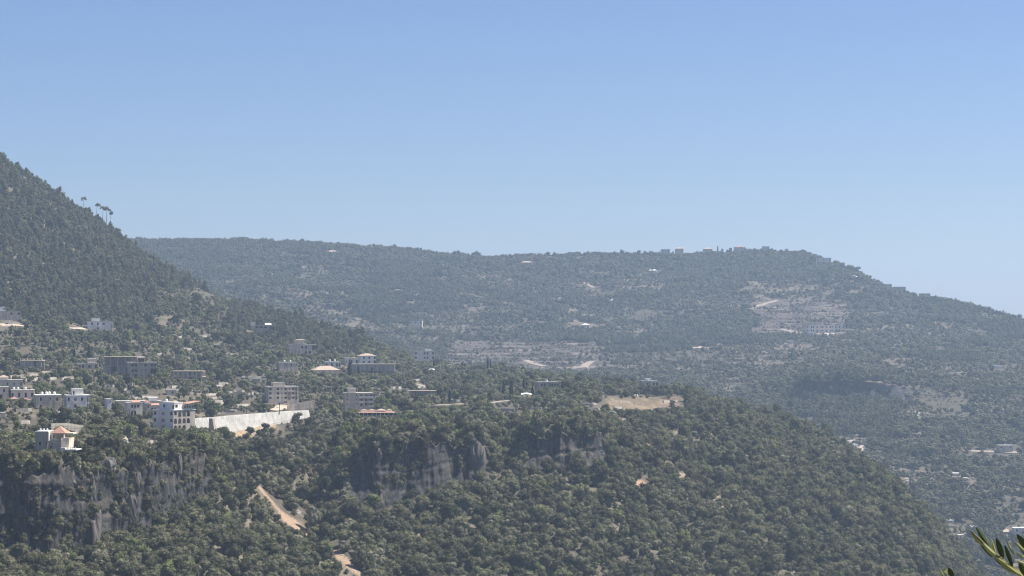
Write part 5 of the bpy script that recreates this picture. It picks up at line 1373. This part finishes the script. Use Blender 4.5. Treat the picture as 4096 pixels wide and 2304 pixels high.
KL = {'oak': ('dark green round evergreen oak', 'evergreen_oak', 'evergreen oaks on the forest slope'),
      'bright': ('bright yellow-green leafy tree', 'leafy_tree', 'bright leafy trees on the forest slope'),
      'shrub': ('low dark green shrub', 'shrub', 'shrubs on the forest slope')}
def region_name(px, py):
    if px < 620: return 'on the slope at the foot of the big left cliff'
    if px < 1000: return 'between the left cliff and the orange dirt scar'
    if px < 1450: return 'beside the gully with the orange dirt scar'
    if px < 2050: return 'on the slope below the middle cliff'
    if px < 2700: return 'on the slope below the small right cliff'
    return 'low on the right-hand spur of the forest'
for k in order:
    kk = kind[k]; a, nm, gr = KL[kk]
    rg = region_name(dpx[k], dpy[k])
    place_tree(kk, int(var[k]) - base[kk], (x[k], y[k], zz[k]), float(sz[k]), float(rot[k]), nm, a + ' ' + rg, 'shrub' if kk == 'shrub' else 'tree', gr + ', ' + rg)

# pines on the left hill
dens = pine_zone * (1 / 12.0) * (0.75 + 0.5 * sstep(0.35, 0.6, patch)) * vis * (mt < 11.3)
dens *= np.where(seg_dist(mx_, my_, [(120, 825), (200, 830), (270, 838), (330, 850)]) < 7, 0.2, 1)
i, j, x, y, z = sample(dens, NWX, NWY, NWZ, A)
s = 2.1 * (0.45 + 0.85 * rng.random(len(x)) + 0.5 * (rng.random(len(x)) < 0.12)); r1 = rng.random(len(x)); up = fbm(x / 70, y / 70, 9)
var = np.where(r1 + 0.4 * (up - 0.5) < 0.55, (rng.random(len(x)) * 5).astype(int), 5 + (rng.random(len(x)) * 6).astype(int))
shr = blocked(x, y, z, s * 3.6, s); ok = shr > 0.3; s = s * np.clip(shr, 0.3, 1)
x, y, z, s, var = x[ok], y[ok], z[ok], s[ok], var[ok]; rot = rng.random(len(x)) * 6.28
hpx, hpy, hD = to_px(x, y, z)
sc_ = np.where((hpx > 0) & (hpx < 1000) & (var < 5) & (hpy > 650) & (hpy < 1290), s / hD, 0)
order = np.argsort(-sc_)[:300]; ind = np.zeros(len(x), bool); ind[order] = True
meshes_p = [KINDS['pine'][k][2] for k in range(5)] + [KINDS['oak'][k][2] for k in range(6)]
f = ~ind
stuff_instances('pine_forest', 'dark pine and oak forest covering the steep hill above the village', 'forest',
                (x[f], y[f], z[f] - 0.4, s[f], rot[f], var[f]), meshes_p)
def hill_region(px, py):
    if py < 900: return 'high on the steep left hill'
    if py < 1120: return 'half way up the steep left hill'
    return 'at the foot of the steep left hill' if px < 500 else 'on the long shoulder right of the left hill'
for k in order:
    rg = hill_region(hpx[k], hpy[k])
    place_tree('pine', int(var[k]), (x[k], y[k], z[k] - 0.4), float(s[k]), float(rot[k]), 'pine_tree', 'dark grey-green pine ' + rg, 'tree', 'pines ' + rg)
print('pines', len(x))

# far ridge: groves
A2, _ = quad_areas(FWX, FWY, FWZ)
gx_, gy_, gD = mid(FXX), mid(FYpx), mid(FD); gt = (FT[:-1] + FT[1:]) / 2 + 0 * gx_
gwx = mid(fwx); mb = mid(burn); mte = mid(terr)
v2 = (gx_ > 300) & (gx_ < 4420) & (gt < 9.35) & (gt > 0.9) & (gx_ > 500 - 0 * gx_) & (gy_ < 2450)
pn = fbm(gwx / 170, gD / 170, 501); pn2 = fbm(gwx / 60, gD / 60, 503)
zone = np.where(mb + 0.5 * (pn2 - 0.5) > 0.55, 3, np.where(pn > 0.60, 1, np.where((pn2 > 0.70) | ((gy_ > 1345) & (gy_ < 1490) & (gx_ > 2350) & (gx_ < 3350) & (pn2 > 0.52)), 3, np.where((pn2 > 0.54) | (mte > 0.3) | ((gy_ > 1330) & (gy_ < 1500) & (gx_ > 2400)), 2, 0))))
dmap = np.array([1 / 135.0, 1 / 120.0, 1 / 135.0, 1 / 125.0])
dens = dmap[zone] * v2
fcm = mid(np.clip(fcl, 0, 1)); dens = np.where(fcm > 0.05, dens * 0.12, dens)
dens *= np.where(seg_dist(gx_, gy_, [(3500, 1660), (3490, 1730), (3450, 1790)]) < 14, 0.25, 1)
dens *= np.where(seg_dist(gx_, gy_, [(3235, 1334), (3330, 1338)]) < 8, 0.0, 1)
i, j, x, y, z = sample(dens, FWX, FWY, FWZ, A2)
zn = zone[i, j]; s = 0.85 + 0.4 * rng.random(len(x))
ok = blocked(x, y, z, 6.5, 8.0) > 0.7
x, y, z, s, zn = x[ok], y[ok], z[ok], s[ok], zn[ok]
off = np.array([0, 4, 7, 11])[zn]; nv = np.array([4, 3, 4, 3])[zn]
var = off + (rng.random(len(x)) * nv).astype(int)
meshes_f = GROVES['wood'] + GROVES['pines'] + GROVES['scrub'] + GROVES['sparse']
stuff_instances('far_forest', 'hazy blue-green forest covering the long ridge across the valley', 'forest',
                (x, y, z, s, rng.random(len(x)) * 6.28, var), meshes_f)
# single trees along the far skyline, uneven in height
cm_ = np.where((gt > 7.9) & (gt < 9.3), 1 / 60.0 * sstep(0.40, 0.60, fbm(gwx / 45, gD / 45, 509)), 0) + np.where(gt < 8, 1 / 2500.0 + 1 / 250.0 * (pn > 0.62), 0)
i, j, cx_, cy_, cz_ = sample(cm_ * v2 * (mb < 0.3), FWX, FWY, FWZ, A2)
cs = 2.6 * (0.6 + 1.15 * rng.random(len(cx_)) ** 2); ok2 = blocked(cx_, cy_, cz_, cs * 2.2, cs) > 0.9
cx_, cy_, cz_, cs = cx_[ok2], cy_[ok2], cz_[ok2], cs[ok2]
cv = (rng.random(len(cx_)) * len(meshes)).astype(int)
stuff_instances('ridge_wood', 'uneven larger trees standing out of the far forest and skyline', 'forest',
                (cx_, cy_, cz_ - 0.3, cs, rng.random(len(cx_)) * 6.28, np.where(rng.random(len(cx_)) < 0.7, cv % 6, cv)), meshes)
print('groves', len(x), len(cx_))

# ------------------------------------------------------------------ haze
bm = bmesh.new(); bmesh.ops.create_cube(bm, size=1.0)
me = bpy.data.meshes.new('haze'); bm.to_mesh(me); bm.free()
hz = obj('haze', me)
lo_, hi_ = Vector((-3400, -900, -480)), Vector((4200, 8600, 235))
hz.location = (lo_ + hi_) / 2; hz.scale = hi_ - lo_
m, N, L = new_mat('haze')
out = N.new('ShaderNodeOutputMaterial'); pv_ = N.new('ShaderNodeVolumePrincipled')
pv_.inputs['Color'].default_value = (*HAZE_COLOR, 1); pv_.inputs['Density'].default_value = HAZE_DENSITY
pv_.inputs['Anisotropy'].default_value = 0.3
L.new(pv_.outputs[0], out.inputs['Volume']); me.materials.append(m)
tag(hz, 'pale blue summer haze filling the valley', 'haze', kind='stuff')
# ------------------------------------------------------------------ rocks
def rock_mesh(name, seed, sub=4, sharp=0.5):
    bm = bmesh.new(); bmesh.ops.create_icosphere(bm, subdivisions=sub, radius=1.0)
    V = np.array([v.co[:] for v in bm.verts]); Fc = np.array([[v.index for v in f.verts] for f in bm.faces]); bm.free()
    r = np.random.default_rng(seed)
    for _ in range(9):            # cut flat facets
        n = rand_dirs(1, r)[0]; d = 0.55 + 0.35 * r.random(); k = V @ n
        V = V - np.outer(np.maximum(k - d, 0), n) * 0.95
    V = V * (1 + 1.5 * sharp * (fbm(V[:, 0] * 2.2 + seed, V[:, 1] * 2.2 + V[:, 2] * 1.7, seed, 3)[:, None] - 0.5))
    me = mesh_np(name, V, Fc, MATS['cliff_rock']); return me
rough_mat('cliff_rock', (0.17, 0.15, 0.13), 0.4, 0.9, 0.95, 0.5, 0.45)
rough_mat('pale_rock', (0.48, 0.45, 0.41), 0.3, 0.9, 0.95, 0.4)
_r = [rock_mesh('rock_outcrop', 40 + i) for i in range(4)]
for k, (px, yb, yt, w, lab) in enumerate([
    (288, 1968, 1888, 34, 'squat grey rock block on the left cliff, right one of a pair'), (252, 1975, 1882, 30, 'squat grey rock block on the left cliff, left one of a pair'),
    (388, 1930, 1852, 20, 'slender rock needle with a sunlit rim in the left cliff'), (440, 1905, 1836, 58, 'broad pale-topped rock head at the rim of the left cliff'),
    (362, 2030, 1905, 40, 'tall pale rock pillar in the middle of the left cliff'), (372, 2190, 2040, 90, 'large buttress of grey rock reaching down into the left forest'),
    (548, 1960, 1862, 34, 'rough rock rib below the garden terraces'), (596, 1900, 1842, 34, 'sunlit rock head near the right part of the left cliff'),
    (714, 1905, 1820, 24, 'narrow rock fin near the dark right bay of the left cliff'), (520, 2120, 1980, 60, 'rounded grey rock bulge low on the left cliff'), (1405, 1850, 1802, 22, 'small pale rock beside the middle cliff'),
    (1515, 1845, 1800, 26, 'pale rock with a bright cap at the rim of the middle cliff'), (1900, 1880, 1775, 60, 'rounded dark buttress at the right end of the middle cliff')]):
    D = depth_at(px, yb); kk = D / F
    o = obj('rock_outcrop', _r[k % 4]); o.location = PV(px, (yb + yt) / 2, D + 1.0)
    o.scale = (w * kk * 0.6, w * kk * 0.5, (yb - yt) * kk * 0.58); o.rotation_euler = (0, 0, k * 1.3)
    tag(o, lab, 'rock')
def stones(name, label, spots, n, size, which, mat, seed):
    r = np.random.default_rng(seed); T = []
    V, Fc = ICO1
    for i in range(n):
        (x0, y0), (x1, y1), sp = spots[r.integers(len(spots))]
        f = r.random(); px, py = x0 + (x1 - x0) * f + r.normal() * sp, y0 + (y1 - y0) * f + r.normal() * sp * 0.5
        p = drop(px, py, which)[0]; s = size * (0.3 + 1.2 * r.random() ** 2)
        v = V * (0.6 + 0.5 * r.random((len(V), 1))) * s * np.array([1, 1, 0.7]) + np.array(p)
        T.append(v[Fc].reshape(-1, 3))
    tag(obj(name, soup_mesh(name, np.concatenate(T), [MATS[mat]])), label, 'stones', kind='stuff')
stones('boulder_field', 'white boulders tumbling down a gully in the right valley', [((3505, 1670), (3488, 1715), 13), ((3470, 1735), (3440, 1785), 16), ((3400, 1765), (3420, 1790), 12), ((3660, 1650), (3668, 1680), 5)], 420, 1.9, 'far', 'pale_rock', 5)
stones('scree', 'pale stones lying on the orange dirt scars', [((1190, 2040), (1205, 2065), 6), ((1350, 2205), (1430, 2290), 9), ((2660, 1850), (2760, 1940), 14), ((440, 2180), (460, 2190), 8), ((1000, 1885), (1040, 1895), 10)], 300, 0.5, 'near', 'pale_rock', 6)
stones('village_rubble', 'pale rubble and stones between the houses', [((210, 1478), (300, 1484), 5), ((20, 1500), (160, 1518), 6), ((275, 1722), (320, 1728), 4), ((1085, 1705), (1010, 1735), 12), ((2430, 1600), (2700, 1640), 8)], 320, 0.6, 'near', 'pale_rock', 8)

# ------------------------------------------------------------------ the olive tree beside the viewer
m, N, L = new_mat('olive_leaf_top')
o_ = N.new('ShaderNodeOutputMaterial'); b_ = N.new('ShaderNodeBsdfPrincipled'); tc = N.new('ShaderNodeTexCoord'); nz = N.new('ShaderNodeTexNoise')
nz.inputs['Scale'].default_value = 6; cr = N.new('ShaderNodeValToRGB'); cr.color_ramp.elements[0].color = (0.035, 0.065, 0.012, 1); cr.color_ramp.elements[1].color = (0.085, 0.13, 0.035, 1)
L.new(tc.outputs['Object'], nz.inputs['Vector']); L.new(nz.outputs[0], cr.inputs[0]); L.new(cr.outputs[0], b_.inputs['Base Color'])
b_.inputs['Roughness'].default_value = 0.42; L.new(b_.outputs[0], o_.inputs[0])
m, N, L = new_mat('olive_leaf_under')
o_ = N.new('ShaderNodeOutputMaterial'); b_ = N.new('ShaderNodeBsdfDiffuse'); t_ = N.new('ShaderNodeBsdfTranslucent'); mx = N.new('ShaderNodeMixShader'); mx.inputs[0].default_value = 0.4
b_.inputs[0].default_value = (0.40, 0.40, 0.19, 1); t_.inputs[0].default_value = (0.42, 0.46, 0.14, 1)
L.new(b_.outputs[0], mx.inputs[1]); L.new(t_.outputs[0], mx.inputs[2]); L.new(mx.outputs[0], o_.inputs[0])
def leaf_mesh(mat):
    m_ = MB(); n = 8; up = []; lo = []; md = []
    for i in range(n + 1):
        f = i / n; w = 0.5 * math.sin(math.pi * min(1, f ** 0.8)) ** 0.75; c = 0.05 * math.sin(math.pi * f)
        up.append((f, w, c + 0.10 * w)); lo.append((f, -w, c + 0.10 * w)); md.append((f, 0, c))
    for i in range(n):
        m_.quad(md[i], md[i+1], up[i+1], up[i]); m_.quad(lo[i], lo[i+1], md[i+1], md[i])
    me = m_.mesh('leaf', mat); me.polygons.foreach_set('use_smooth', [True] * len(me.polygons)); return me
LT, LU = leaf_mesh('olive_leaf_top'), leaf_mesh('olive_leaf_under')
rough_mat('olive_twig', (0.20, 0.19, 0.10), 0.2, 20, 0.7)
OB = bpy.data.objects.new('olive_tree', None); COL.objects.link(OB)
OB.location = (1.75, 5.2, float(np.interp(5.2, [3, 30], [-1.7, -14])))
gl0 = Vector(OB.location)
m_ = MB(); P0 = PV(4190, 2420, 5.1) - gl0
m_.tube((0, 0, -0.3), (-0.1, -0.02, 0.7), 0.09, 0.07, 8); m_.tube((-0.1, -0.02, 0.7), tuple(P0 * 0.75 + Vector((0.05, 0.05, 0))), 0.07, 0.03, 8); m_.build('trunk', 'bark', OB)
def shoot(pts, r0, r1):
    m_ = MB(); W = [PV(*p) - gl0 for p in pts]
    for i in range(len(W) - 1):
        a = r0 + (r1 - r0) * i / (len(W) - 1); b = r0 + (r1 - r0) * (i + 1) / (len(W) - 1); m_.tube(W[i], W[i+1], a, b, 6)
    m_.build('twig', 'olive_twig', OB)
m_ = MB(); m_.tube(tuple(P0 * 0.75 + Vector((0.05, 0.05, 0))), PV(4200, 2400, 5.1) - gl0, 0.03, 0.012, 8); m_.build('branch', 'bark', OB)
shoot([(4200, 2400, 5.1), (4096, 2300, 5.05), (4020, 2248, 5.0), (3955, 2192, 5.0), (3900, 2140, 5.0), (3884, 2122, 5.0)], 0.006, 0.0015)
shoot([(4200, 2400, 5.1), (4150, 2290, 5.2), (4100, 2215, 5.2), (4062, 2172, 5.2)], 0.006, 0.002)
shoot([(4200, 2400, 5.1), (3900, 2400, 4.9), (3800, 2330, 4.9), (3780, 2290, 4.9)], 0.006, 0.0015)
def leaf(tip, base, wpx, under, D=5.0, roll=0.0, dd=0.01):
    T, B = PV(tip[0], tip[1], D - dd), PV(base[0], base[1], D + dd * 0.3)
    ax = (T - B); Ln = ax.length; ax.normalize(); view = B.normalized()
    side = ax.cross(view).normalized(); nrm = side.cross(ax)
    q = Matrix.Rotation(roll, 3, ax); side = q @ side; nrm = q @ nrm
    o = obj('leaf', LU if under else LT, OB)
    M = Matrix((( ax.x*Ln, side.x*wpx/F*D, nrm.x*Ln, B.x - gl0.x), (ax.y*Ln, side.y*wpx/F*D, nrm.y*Ln, B.y - gl0.y), (ax.z*Ln, side.z*wpx/F*D, nrm.z*Ln, B.z - gl0.z), (0, 0, 0, 1)))
    o.matrix_local = M
for a in [((3880,2119),(3952,2190),17,1), ((3932,2172),(3985,2222),15,1), ((3945,2182),(4012,2245),13,1), ((3990,2230),(4062,2292),17,1), ((4003,2240),(4080,2300),15,1),
          ((4051,2262),(4104,2318),12,1), ((3903,2106),(3959,2188),13,0), ((3984,2149),(4016,2238),17,0), ((4018,2178),(4052,2266),13,0), ((3966,2152),(3986,2215),9,1),
          ((3920,2178),(3972,2232),9,0), ((3975,2232),(4020,2268),8,0), ((4066,2135),(4112,2205),18,0), ((4062,2168),(4108,2212),9,1), ((4058,2208),(4110,2232),9,1),
          ((4064,2238),(4115,2262),8,1), ((4075,2250),(4112,2310),18,0), ((3793,2270),(3812,2312),15,0), ((3760,2275),(3780,2312),8,1), ((3790,2276),(3782,2300),8,1), ((4030,2120-20+60),(4060,2220),8,1)]:
    leaf(a[0], a[1], a[2] * (1.5 if a[3] else 1.35), a[3], 5.0 + random.uniform(-0.03, 0.03), random.uniform(-0.25, 0.25) + (0.5 if a[3] else 0))
for k in range(70):       # the part of the branch outside the picture
    x, y = random.uniform(4120, 4420), random.uniform(2180, 2640)
    leaf((x, y), (x + random.uniform(20, 60), y + random.uniform(50, 90)), random.uniform(11, 17), k % 3 == 0, 5.1 + random.uniform(-0.3, 0.3), random.uniform(-1, 1), random.uniform(-0.03, 0.03))
tag(OB, 'olive branch with narrow leaves poking in at the bottom right corner', 'olive tree')
# standing walls are things, not the shell of a room
for o in COL.objects:
    if o.parent is None and o.get('label') and not o.get('kind'): o['kind'] = 'thing'
